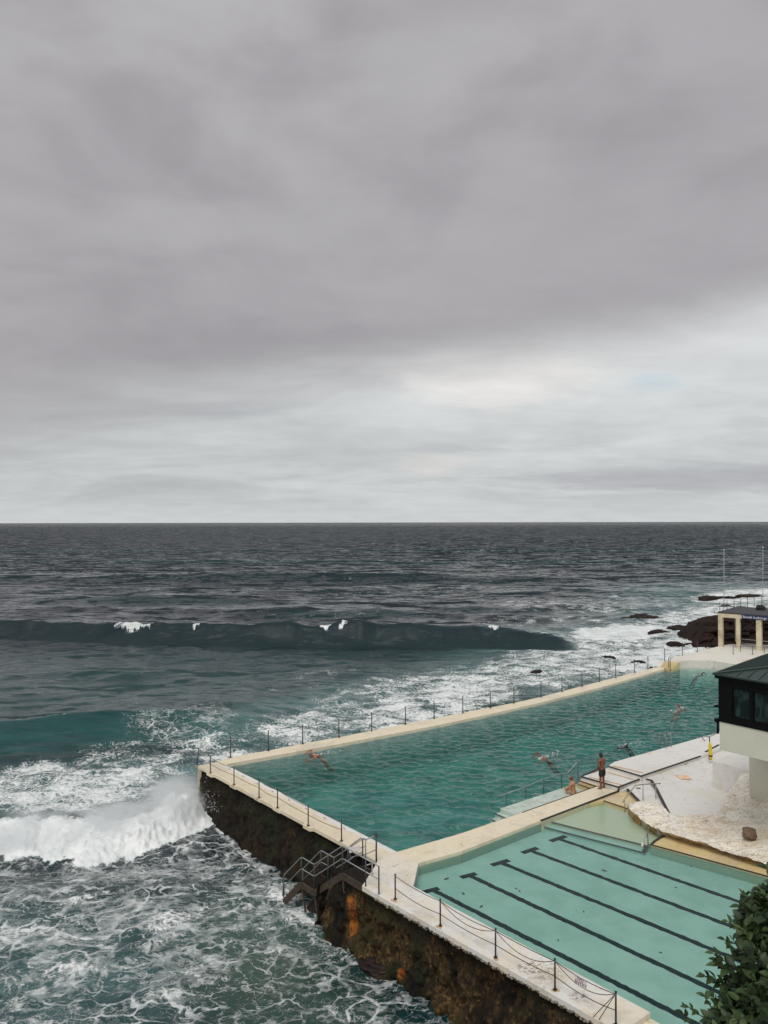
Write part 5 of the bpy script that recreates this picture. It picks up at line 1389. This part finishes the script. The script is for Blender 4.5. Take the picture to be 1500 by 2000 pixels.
# person under a jacket on the roof terrace handled below as a dark bundle-like figure
# flag poles
for (x, yt, yb, Yv, lab) in ((1414, 1075, 1197, pA.y + 1.0, "tall white flagpole at the pavilion roof's left corner"), (1490, 1070, 1180, 83.0, "tall white flagpole at the right end of the pavilion roof")):
    b = PD(x, yb, Yv); b.z = ztp + .14; tp_ = PD(x, yt, Yv)
    t = thing("flagpole", lab, "flagpole", tuple(b), group="flagpoles on the pavilion roof")
    mb = MB(t); mb.tube([b, tp_], .05, 8, radii=[.035, .016]); mb.build("pole", simple("white_pole_paint", (0.45, 0.47, 0.48), 0.5))
    mb = MB(t); mb.ball(tp_ + Vector((0, 0, .05)), .07, sub=1); mb.build("finial", M_signw)
    mb = MB(t); mb.tube([b, b + Vector((0, 0, .12))], .13, 10); mb.build("base_plate", M_steel)
# dark cloth bundle over the pavilion's roof edge (covered equipment)
cb = PD(1490, 1197, pA.y + 1.5)
o = rock("black covered bundle lying on the pavilion roof below the right flagpole", (cb.x - .1, cb.y + .2, ztp + .25), (.55, .5, .42), 90, .3, simple("black_cover", (0.006, 0.006, 0.007), .8), 0.0, "covered_bundle", cat="bundle", sub=4)

# ------------------------------------------------------------------ small things in the yard
M_yellow = simple("yellow_vinyl", (0.75, 0.56, 0.02), 0.45, var=0.12)
yt_b = P(1388, 1487, z2 - .1)
hkr = thing("handrail", "grey pipe handrail with a curled end above the yellow rescue tube", "handrail", (yt_b.x, yt_b.y, z2))
Yy = yt_b.y
mb = MB(hkr); mb.tube([PD(1377, 1447, Yy), PD(1373, 1444, Yy), PD(1372, 1441, Yy), PD(1374, 1438.5, Yy), PD(1379, 1438.6, Yy), PD(1385, 1439, Yy), PD(1396, 1434, Yy + .6), PD(1410, 1427, Yy + 1.6)], .028, 8); mb.build("rail", M_steel)
mb = MB(hkr); mb.tube([PD(1385.5, 1439, Yy), PD(1387.5, 1484, Yy)], .028, 8); mb.build("post", M_dsteel)
rt_ = thing("rescue_tube", "bright yellow rescue tube hanging upright on the grey handrail post", "rescue tube", tuple(yt_b))
t0, t1 = PD(1386.5, 1449, Yy - .1), PD(1388.3, 1483.5, Yy - .1)
mb = MB(rt_); n = 14; mb.tube([t0.lerp(t1, i / n) for i in range(n + 1)], .09, 12, radii=[.03 + .06 * min(1, math.sin(min(i / n * 6, 1.57))) * (1.0 if i < n - 1 else .75) for i in range(n + 1)]); mb.build("float_body", M_yellow)
mb = MB(rt_); q = t0.lerp(t1, .78); mb.tube([q + Vector((0, 0, .04)), q - Vector((0, 0, .04))], .103, 12); mb.tube([q + Vector((-.1, -.02, -.06)), q + Vector((-.16, -.03, -.12)), q + Vector((-.06, -.1, -.2))], .015, 6); mb.build("strap", M_black)
mb = MB(rt_); mb.tube([t0, PD(1385, 1440, Yy - .05)], .02, 6); mb.build("tow_line", M_rust)
# orange cloth
def cloth(label, c, wx, wy, mat, seed):
    u_, v_ = np.meshgrid(np.linspace(-1, 1, 34), np.linspace(-1, 1, 30), indexing='ij')
    r_ = 0.82 + 0.4 * fbm(u_ * 1.2 + seed, v_ * 1.2, oct=2, seed=seed)
    XX = c.x + u_ * wx * r_; YY = c.y + v_ * wy * r_
    ZZ = c.z + .015 + .20 * np.maximum(0, fbm(u_ * 2.2 + 3, v_ * 2.2, oct=4, seed=seed) - .38) * (1 - .6 * np.maximum(abs(u_), abs(v_)))
    o = grid_mesh("towel", XX, YY, ZZ, None, mat, True)
    md = o.modifiers.new("s", 'SOLIDIFY'); md.thickness = 0.01
    return tag(o, label, "towel")
cloth("crumpled orange and white towel lying on the white yard", P(1336, 1519, zy), .26, .30, simple("orange_towel", (0.70, 0.30, 0.12), 0.9, vary=(0.75, 0.66, 0.52), scale=7), 3)
# drain grates etc
mb = MB(); mb.beam(P(1335, 1493, zy + .01), P(1343, 1489.5, zy + .01), .16, .02)
tag(mb.build("drain_grate", M_rust), "small dark drain grate in the yard below the black edge line", "drain")
mb = MB(); mb.beam(P(1243, 1539.3, zld + .008), P(1251, 1539.8, zld + .008), .12, .016)
tag(mb.build("drain_grate", M_rust), "small dark drain grate on the landing beside the silver handrail", "drain")

# ------------------------------------------------------------------ people
M_skin = simple("tanned_skin", (0.20, 0.062, 0.034), 0.55, var=0.12, scale=5, bump=0.05)
M_skin2 = simple("fair_skin", (0.50, 0.24, 0.13), 0.5, var=0.12, scale=5, bump=0.05)
M_hair = simple("black_hair", (0.012, 0.010, 0.009), 0.6)
M_short = simple("black_swim_shorts", (0.010, 0.010, 0.012), 0.75)
def skin_mesh(verts, edges, radii, sub=2, root=0):
    me = bpy.data.meshes.new("sk"); me.from_pydata([tuple(v) for v in verts], edges, []); o = bpy.data.objects.new("sk", me); C.objects.link(o)
    md = o.modifiers.new("Skin", 'SKIN'); md.use_smooth_shade = True
    if not me.skin_vertices:
        bpy.context.view_layer.objects.active = o
        bpy.ops.object.select_all(action='DESELECT'); o.select_set(True); bpy.ops.mesh.customdata_skin_add()
    for i, sv in enumerate(me.skin_vertices[0].data):
        r = radii[i]; sv.radius = r if isinstance(r, tuple) else (r, r); sv.use_root = (i == root)
    s2 = o.modifiers.new("Sub", 'SUBSURF'); s2.levels = sub; s2.render_levels = sub
    dg = bpy.context.evaluated_depsgraph_get(); dg.update()
    out = bpy.data.meshes.new_from_object(o.evaluated_get(dg)); bpy.data.objects.remove(o); return out
def figure(J, fingers=True):
    """J: dict of joints; returns one continuous body mesh (torso, limbs, hands with fingers, feet, head with nose and ears)"""
    V, Ed, Rr = [], [], []
    def add(p_, r, par=None):
        V.append(Vector(p_)); Rr.append(r); i = len(V) - 1
        if par is not None: Ed.append((par, i))
        return i
    pel = add(J['pelvis'], (.125, .10)); wst = add(J['waist'], (.115, .09), pel); che = add(J['chest'], (.15, .105), wst)
    uch = add(Vector(J['chest']).lerp(Vector(J['neck']), .6), (.13, .085), che)
    nk = add(J['neck'], .055, uch); hd0 = add(Vector(J['neck']).lerp(Vector(J['head']), .45), .058, nk); hd = add(J['head'], (.078, .092), hd0)
    hdir = (Vector(J['head']) - Vector(J['neck'])).normalized()
    add(Vector(J['head']) + hdir * .085, (.062, .07), hd)
    fc = Vector(J['face']); add(Vector(J['head']) + fc * .095 - hdir * .03, .016, hd)
    for sd in ('L', 'R'):
        sh_ = add(J['sh' + sd], .062, uch); el_ = add(J['el' + sd], .040, add(Vector(J['sh' + sd]).lerp(Vector(J['el' + sd]), .45), .048, sh_))
        wr = add(J['wr' + sd], .026, add(Vector(J['el' + sd]).lerp(Vector(J['wr' + sd]), .35), .039, el_))
        ad = (Vector(J['wr' + sd]) - Vector(J['el' + sd])).normalized(); si = ad.cross(fc).normalized() if ad.cross(fc).length > .1 else Vector((1, 0, 0))
        pm_ = add(Vector(J['wr' + sd]) + ad * .055, (.034, .018), wr)
        if fingers:
            W_ = Vector(J['wr' + sd]); nrm_ = si.cross(ad)
            for k, (o_, ln) in enumerate(((-.03, .068), (-.01, .078), (.010, .072), (.028, .056))):
                k0 = add(W_ + ad * .09 + si * o_, .0095, pm_); k1 = add(W_ + ad * (.09 + ln * .5) + si * o_ * 1.15 + nrm_ * .01, .0088, k0); add(W_ + ad * (.09 + ln) + si * o_ * 1.2 + nrm_ * .03, .0075, k1)
            tb = add(W_ + ad * .045 - si * .036 + nrm_ * .01, .011, pm_); add(W_ + ad * .085 - si * .055 + nrm_ * .025, .009, tb)
        hp = add(J['hip' + sd], (.088, .092), pel); kn = add(J['kn' + sd], .055, add(Vector(J['hip' + sd]).lerp(Vector(J['kn' + sd]), .45), .075, hp))
        an = add(J['an' + sd], .036, add(Vector(J['kn' + sd]).lerp(Vector(J['an' + sd]), .35), .056, kn))
        he = add(Vector(J['an' + sd]) + Vector(J['foot' + sd]) * -.03 + Vector((0, 0, -.045)) * (1 if 'flat' in J else 0), .034, an)
        ba = add(Vector(J['an' + sd]) + Vector(J['foot' + sd]) * .12 + Vector((0, 0, -.055)) * (1 if 'flat' in J else 0), (.042, .026), an); add(Vector(J['an' + sd]) + Vector(J['foot' + sd]) * .18 + Vector((0, 0, -.062)) * (1 if 'flat' in J else 0), (.036, .018), ba)
    return skin_mesh(V, Ed, Rr, 2, 0)
# standing man, seen from behind, head bowed, facing away to the left (local +Y is his front)
J = dict(flat=1, pelvis=(0, 0, .93), waist=(0, -.01, 1.06), chest=(0, .0, 1.25), neck=(0, .03, 1.47), head=(-.01, .085, 1.61), face=(0, .86, -.5),
         shL=(-.185, .02, 1.40), shR=(.185, .02, 1.40), elL=(-.26, .04, 1.12), elR=(.255, .05, 1.13), wrL=(-.27, .17, .90), wrR=(.16, .24, 1.0),
         hipL=(-.095, 0, .88), hipR=(.095, 0, .88), knL=(-.11, .03, .48), knR=(.11, .02, .48), anL=(-.12, -.01, .085), anR=(.13, -.01, .085), footL=(-.2, .97, 0), footR=(.2, .97, 0))
base_m = P(1176.5, 1541, 0.0)
man = thing("person", "shirtless man in black swim shorts standing on the walkway, looking down", "person", (base_m.x, base_m.y, 0.004), math.radians(38))
bodym = figure(J); b_o = link("body", bodym, M_skin, man, True)
hm = MB(); hm.ball((-.01, .065, 1.655), .102, (.86, 1.0, .92), 3); hm.ball((-.01, .03, 1.60), .085, (.95, .8, 1.1), 2)
ho = hm.build("hair", M_hair); ho.parent = man
sk_ = skin_mesh([(0, 0, .93), (0, -.005, 1.02), (-.10, 0, .86), (.10, 0, .86), (-.115, .015, .60), (.115, .012, .60)], [(0, 1), (0, 2), (0, 3), (2, 4), (3, 5)], [(.15, .125), (.137, .112), .115, .115, .105, .105], 2)
link("swim_shorts", sk_, M_short, man, True)
# bather crouching in the shallow water beside the steps
J2 = dict(pelvis=(0, 0, .18), waist=(0, .03, .32), chest=(0, .06, .50), neck=(0, .13, .70), head=(0, .19, .83), face=(0, .9, -.4),
          shL=(-.19, .10, .64), shR=(.19, .10, .64), elL=(-.26, .26, .44), elR=(.34, .30, .62), wrL=(-.14, .42, .34), wrR=(.42, .45, .74),
          hipL=(-.10, 0, .16), hipR=(.10, 0, .16), knL=(-.14, .42, .42), knR=(.14, .42, .42), anL=(-.14, .30, .06), anR=(.14, .30, .06), footL=(0, 1, 0), footR=(0, 1, 0))
bp = P(1122, 1552, zs)
bath = thing("person", "bather with reddish hair crouching in the shallow water beside the walkway steps", "person", (bp.x, bp.y, zs - .12), math.radians(50))
link("body", figure(J2), M_skin2, bath, True)
hm = MB(); hm.ball((0, .165, .865), .10, (.9, 1, .9), 2); ho = hm.build("hair", simple("red_hair", (0.16, 0.03, 0.015), 0.6)); ho.parent = bath
# swimmers: front crawl, one arm over the water
def swimmer(label, px_, py_, heading, skin, cap, suit, arm='R', sc=1.0):
    b = P(px_, py_, zw)
    t = thing("person", label, "swimmer", (b.x, b.y, zw - .15), heading)
    s = 1 if arm == 'R' else -1
    Jx = dict(pelvis=(0, -.50, -.26), waist=(0, -.36, -.12), chest=(0, -.18, .03), neck=(0, .06, .05), head=(.02 * s, .2, .05), face=(.4 * s, .3, -.8),
              hipL=(-.09, -.56, -.31), hipR=(.09, -.56, -.31), knL=(-.11, -.84, -.60), knR=(.11, -.80, -.64), anL=(-.10, -1.10, -.90), anR=(.12, -1.02, -.96), footL=(0, -1, -.2), footR=(0, -1, -.2))
    up_a = dict(sh=(.19 * s, .0, .09), el=(.36 * s, .05, .33), wr=(.34 * s, .30, .20)); dn = dict(sh=(-.18 * s, .02, .0), el=(-.22 * s, .30, -.05), wr=(-.20 * s, .56, -.10))
    for k_, v_ in up_a.items(): Jx[k_ + arm] = v_
    for k_, v_ in dn.items(): Jx[k_ + ('L' if arm == 'R' else 'R')] = v_
    link("body", figure(Jx), skin, t, True)
    h_ = MB(); h_.ball((.02 * s, .215, .075), .108, (.92, 1.1, .88), 2); c_ = h_.build("swim_cap", cap); c_.parent = t
    link("swimwear", skin_mesh([(0, -.45, -.21), (0, -.54, -.30), (-.10, -.62, -.37), (.10, -.62, -.37)], [(0, 1), (1, 2), (1, 3)], [(.135, .11), (.14, .115), .095, .095], 2), suit, t, True)
    # disturbed water about the swimmer
    wk = MB(); random.seed(int(px_))
    for k in range(46):
        a = random.uniform(-1.7, .5); w_ = .12 + .25 * abs(a) * .4
        wk.ball((random.gauss(0, w_), a, .11 + random.random() * .03), random.uniform(.01, .03), (1.5, 1.5, .5), 1)
    wv = wk.build("splash", M_foam); wv.parent = t; wv['kind'] = 'stuff'
    return t
M_wet = simple("black_wetsuit", (0.012, 0.013, 0.016), 0.4); M_capg = simple("pale_green_cap", (0.50, 0.58, 0.38), 0.4); M_capw = simple("pale_cap", (0.50, 0.52, 0.52), 0.4); M_tan2 = simple("sunburnt_skin", (0.42, 0.13, 0.06), 0.5)
hd_ = math.atan2(-(-U).x, (-U).y)
swimmer("sunburnt swimmer with black cap near the far left corner of the big pool", 614, 1473, math.radians(122), M_tan2, M_wet, M_short, 'R')
swimmer("swimmer with pale green cap in the middle of the big pool", 1060, 1478, math.radians(124), M_skin, M_capg, M_short, 'R')
swimmer("swimmer in a black wetsuit near the standing man and the deck", 1218, 1456, math.radians(125), M_wet, M_wet, M_wet, 'L')
swimmer("swimmer with pale cap and grey splash left of the black building", 1330, 1382, math.radians(-55), M_skin, M_capw, M_short, 'L')
swimmer("dark suited swimmer near the far end wall of the big pool", 1366, 1316, math.radians(-60), M_wet, M_wet, M_wet, 'R')

# ------------------------------------------------------------------ ship on the horizon
shb = PD(1234, 1021.2, 9000.0)
sp3 = thing("ship", "tiny pale ship far out on the horizon", "ship", (shb.x, 9000, SEA + 0.5))
mb = MB(sp3)
hx = [(-26, 0), (-24, -4), (18, -4), (30, 0), (18, 4), (-24, 4)]
mb.prism([(shb.x + a, 9000 + b) for a, b in hx], SEA - 1, SEA + 7); mb.build("hull", simple("ship_hull_paint", (0.2, 0.2, 0.21), .6))
mb = MB(sp3); mb.box((shb.x + 14, 9000, SEA + 11), (16, 7, 8)); mb.box((shb.x + 15, 9000, SEA + 16.5), (9, 6, 3)); mb.build("cabin", M_signw)
mb = MB(sp3); mb.tube([(shb.x - 10, 9000, SEA + 7), (shb.x - 10, 9000, SEA + 22)], .9, 6); mb.build("mast", M_steel)

# ------------------------------------------------------------------ leafy shrub close by at the lower right
def bush():
    r = np.random.default_rng(11)
    D = 7.2
    M_leaf, g = material("glossy_leaf")
    rnd = g.n('ShaderNodeAttribute', attribute_name='rnd').outputs['Fac']
    col = g.mix(rnd, (0.011, 0.026, 0.012), (0.075, 0.125, 0.040))
    bs = g.n('ShaderNodeBsdfPrincipled', {'Base Color': col, 'Roughness': 0.5, 'Specular IOR Level': 0.35})
    tl = g.n('ShaderNodeBsdfTranslucent', {'Color': g.scale(col, 1.2)})
    ms = g.n('ShaderNodeMixShader', {0: 0.15, 1: bs.outputs[0], 2: tl.outputs[0]}); surface(g, ms.outputs[0])
    M_stem = simple("shrub_stem", (0.05, 0.042, 0.025), 0.8)
    root = PD(1620, 2150, D + .4)
    t = thing("shrub", "dark glossy leaved shrub rising in the lower right corner over the lane pool", "shrub", tuple(root))
    # leaf outline, folded along the midrib
    lf = []
    for k in range(7):
        q = k / 6; wd = 0.29 * math.sin(math.pi * q ** 0.8) ** 0.9; lf.append((q, wd))
    V, F, RN = [], [], []
    def leaf(c, d, nrm_, L, rn):
        d = d / np.linalg.norm(d); s = np.cross(d, nrm_); s /= (np.linalg.norm(s) + 1e-9); n_ = np.cross(s, d)
        b = len(V)
        for q, wd in lf:
            droop = -0.22 * q * q
            mid = c + d * q * L + n_ * droop * L
            V.append(mid); V.append(mid + (s * wd + n_ * wd * .35) * L); V.append(mid + (-s * wd + n_ * wd * .35) * L); RN.extend([rn] * 3)
        for k in range(6):
            a = b + 3 * k; F.append((a, a + 3, a + 4, a + 1)); F.append((a + 2, a + 5, a + 3, a))
    ctr = [(1560, 1870, 120, .3), (1500, 1800, 62, 0), (1490, 1885, 58, -.1), (1468, 1965, 66, -.2), (1530, 1960, 130, -.4), (1520, 1752, 46, .2), (1440, 2015, 58, -.3), (1600, 1780, 90, .5), (1500, 2050, 130, -.4), (1478, 1822, 40, .1), (1640, 1900, 150, .5)]
    stems = MB(t)
    sv = []
    for (cx, cy, rp_, dd) in ctr:
        c = np.array(PD(cx, cy, D + dd)); rad = rp_ / 1500 * D
        ns = int(27 * (rad / .3) ** 2) + 15
        for i in range(ns):
            v = r.normal(size=3); v /= np.linalg.norm(v); v[1] *= .9
            tip = c + v * rad * (0.55 + 0.5 * r.random())
            inner = c + v * rad * 0.15 + np.array([.05, .1, -.1])
            dirn = tip - inner + np.array([0, 0, .05]); dirn /= np.linalg.norm(dirn)
            sv.append((inner, tip))
            nl = 7 + int(r.integers(0, 5))
            rn = r.random()
            for k in range(nl):
                a = k * 2.4 + r.random(); q = 0.35 + 0.65 * k / nl
                pt = inner + (tip - inner) * q
                e1 = np.cross(dirn, [0, 0, 1.]); e1 /= np.linalg.norm(e1) + 1e-9; e2_ = np.cross(dirn, e1)
                out_ = e1 * math.cos(a) + e2_ * math.sin(a)
                dl = dirn * (0.45 + .6 * q) + out_ * 0.9 + r.normal(size=3) * .2
                leaf(pt, dl, np.array([0, 0, 1.]) * .8 + dirn * .6 + r.normal(size=3) * .25, .065 + .07 * r.random(), min(1, max(0, rn * .6 + r.random() * .25 + (.35 if k > nl - 3 and rn > .6 else 0))))
    # free shoots against the pool
    for (x0, y0, x1, y1, n_) in ((1432, 1866, 1416, 1836, 4), (1410, 1905, 1397, 1872, 5), (1405, 1912, 1372, 1903, 5), (1420, 1880, 1394, 1862, 4), (1378, 1988, 1338, 1962, 5), (1385, 1975, 1372, 1940, 5), (1350, 2005, 1335, 1980, 4), (1460, 1745, 1450, 1748, 3), (1505, 1720, 1492, 1690, 5), (1440, 1810, 1422, 1800, 4), (1425, 1920, 1400, 1915, 5)):
        a_ = np.array(PD(x0 + 25, y0 + 22, D - .1)); b_ = np.array(PD(x1, y1, D - .15)); sv.append((a_, b_))
        dirn = (b_ - a_) / np.linalg.norm(b_ - a_)
        for k in range(n_ + 2):
            q = .35 + .65 * k / (n_ + 1); a = k * 2.4; e1 = np.cross(dirn, [0, 1., 0]); e1 /= np.linalg.norm(e1); e2_ = np.cross(dirn, e1)
            leaf(a_ + (b_ - a_) * q, dirn * .9 + (e1 * math.cos(a) + e2_ * math.sin(a)) * .7, np.array([0, -.3, 1.]), .06 + .035 * r.random(), r.random())
    for (a_, b_) in sv[::1]: stems.tube([a_, (np.array(a_) + np.array(b_)) / 2 + r.normal(size=3) * .01, b_], .004, 4, cap=False)
    rt0 = Vector(root)
    for (cx, cy, rp_, dd) in ctr:
        c = PD(cx, cy, D + dd); stems.tube([rt0, rt0.lerp(c, .5) + Vector((0, .1, -.1)), c], .02, 6, radii=[.04, .025, .012])
    stems.build("branches", M_stem)
    V = np.array(V) - np.array(t.location)
    me = bpy.data.meshes.new("foliage"); me.from_pydata(V.tolist(), [], F)
    at = me.attributes.new('rnd', 'FLOAT', 'POINT'); at.data.foreach_set('value', np.array(RN, dtype=np.float32))
    link("foliage", me, M_leaf, t, True)
bush()
# bank of ground the shrub grows from, below and right of the view
n = 60
u_, v_ = np.meshgrid(np.linspace(0, 1, n), np.linspace(0, 1, n), indexing='ij')
XX = 2.2 + u_ * 26 ; YY = -6 + v_ * 17
ZZ = 9.6 - .30 * np.maximum(0, YY - 2) - 1.9 * np.maximum(0, YY - 7.6) + (fbm(XX, YY, oct=4, seed=2) - .5) * .8 - 6 * sst(-XX, -5.4, -4.0)
ZZ = np.minimum(ZZ, CAMZ - 0.78 * np.maximum(YY, 0.1) - 0.35 - 1.2)
grid_mesh("ground_bank", XX, YY, ZZ, None, simple("earth", (0.06, 0.05, 0.035), 0.9, bump=.6), True)['kind'] = 'structure'
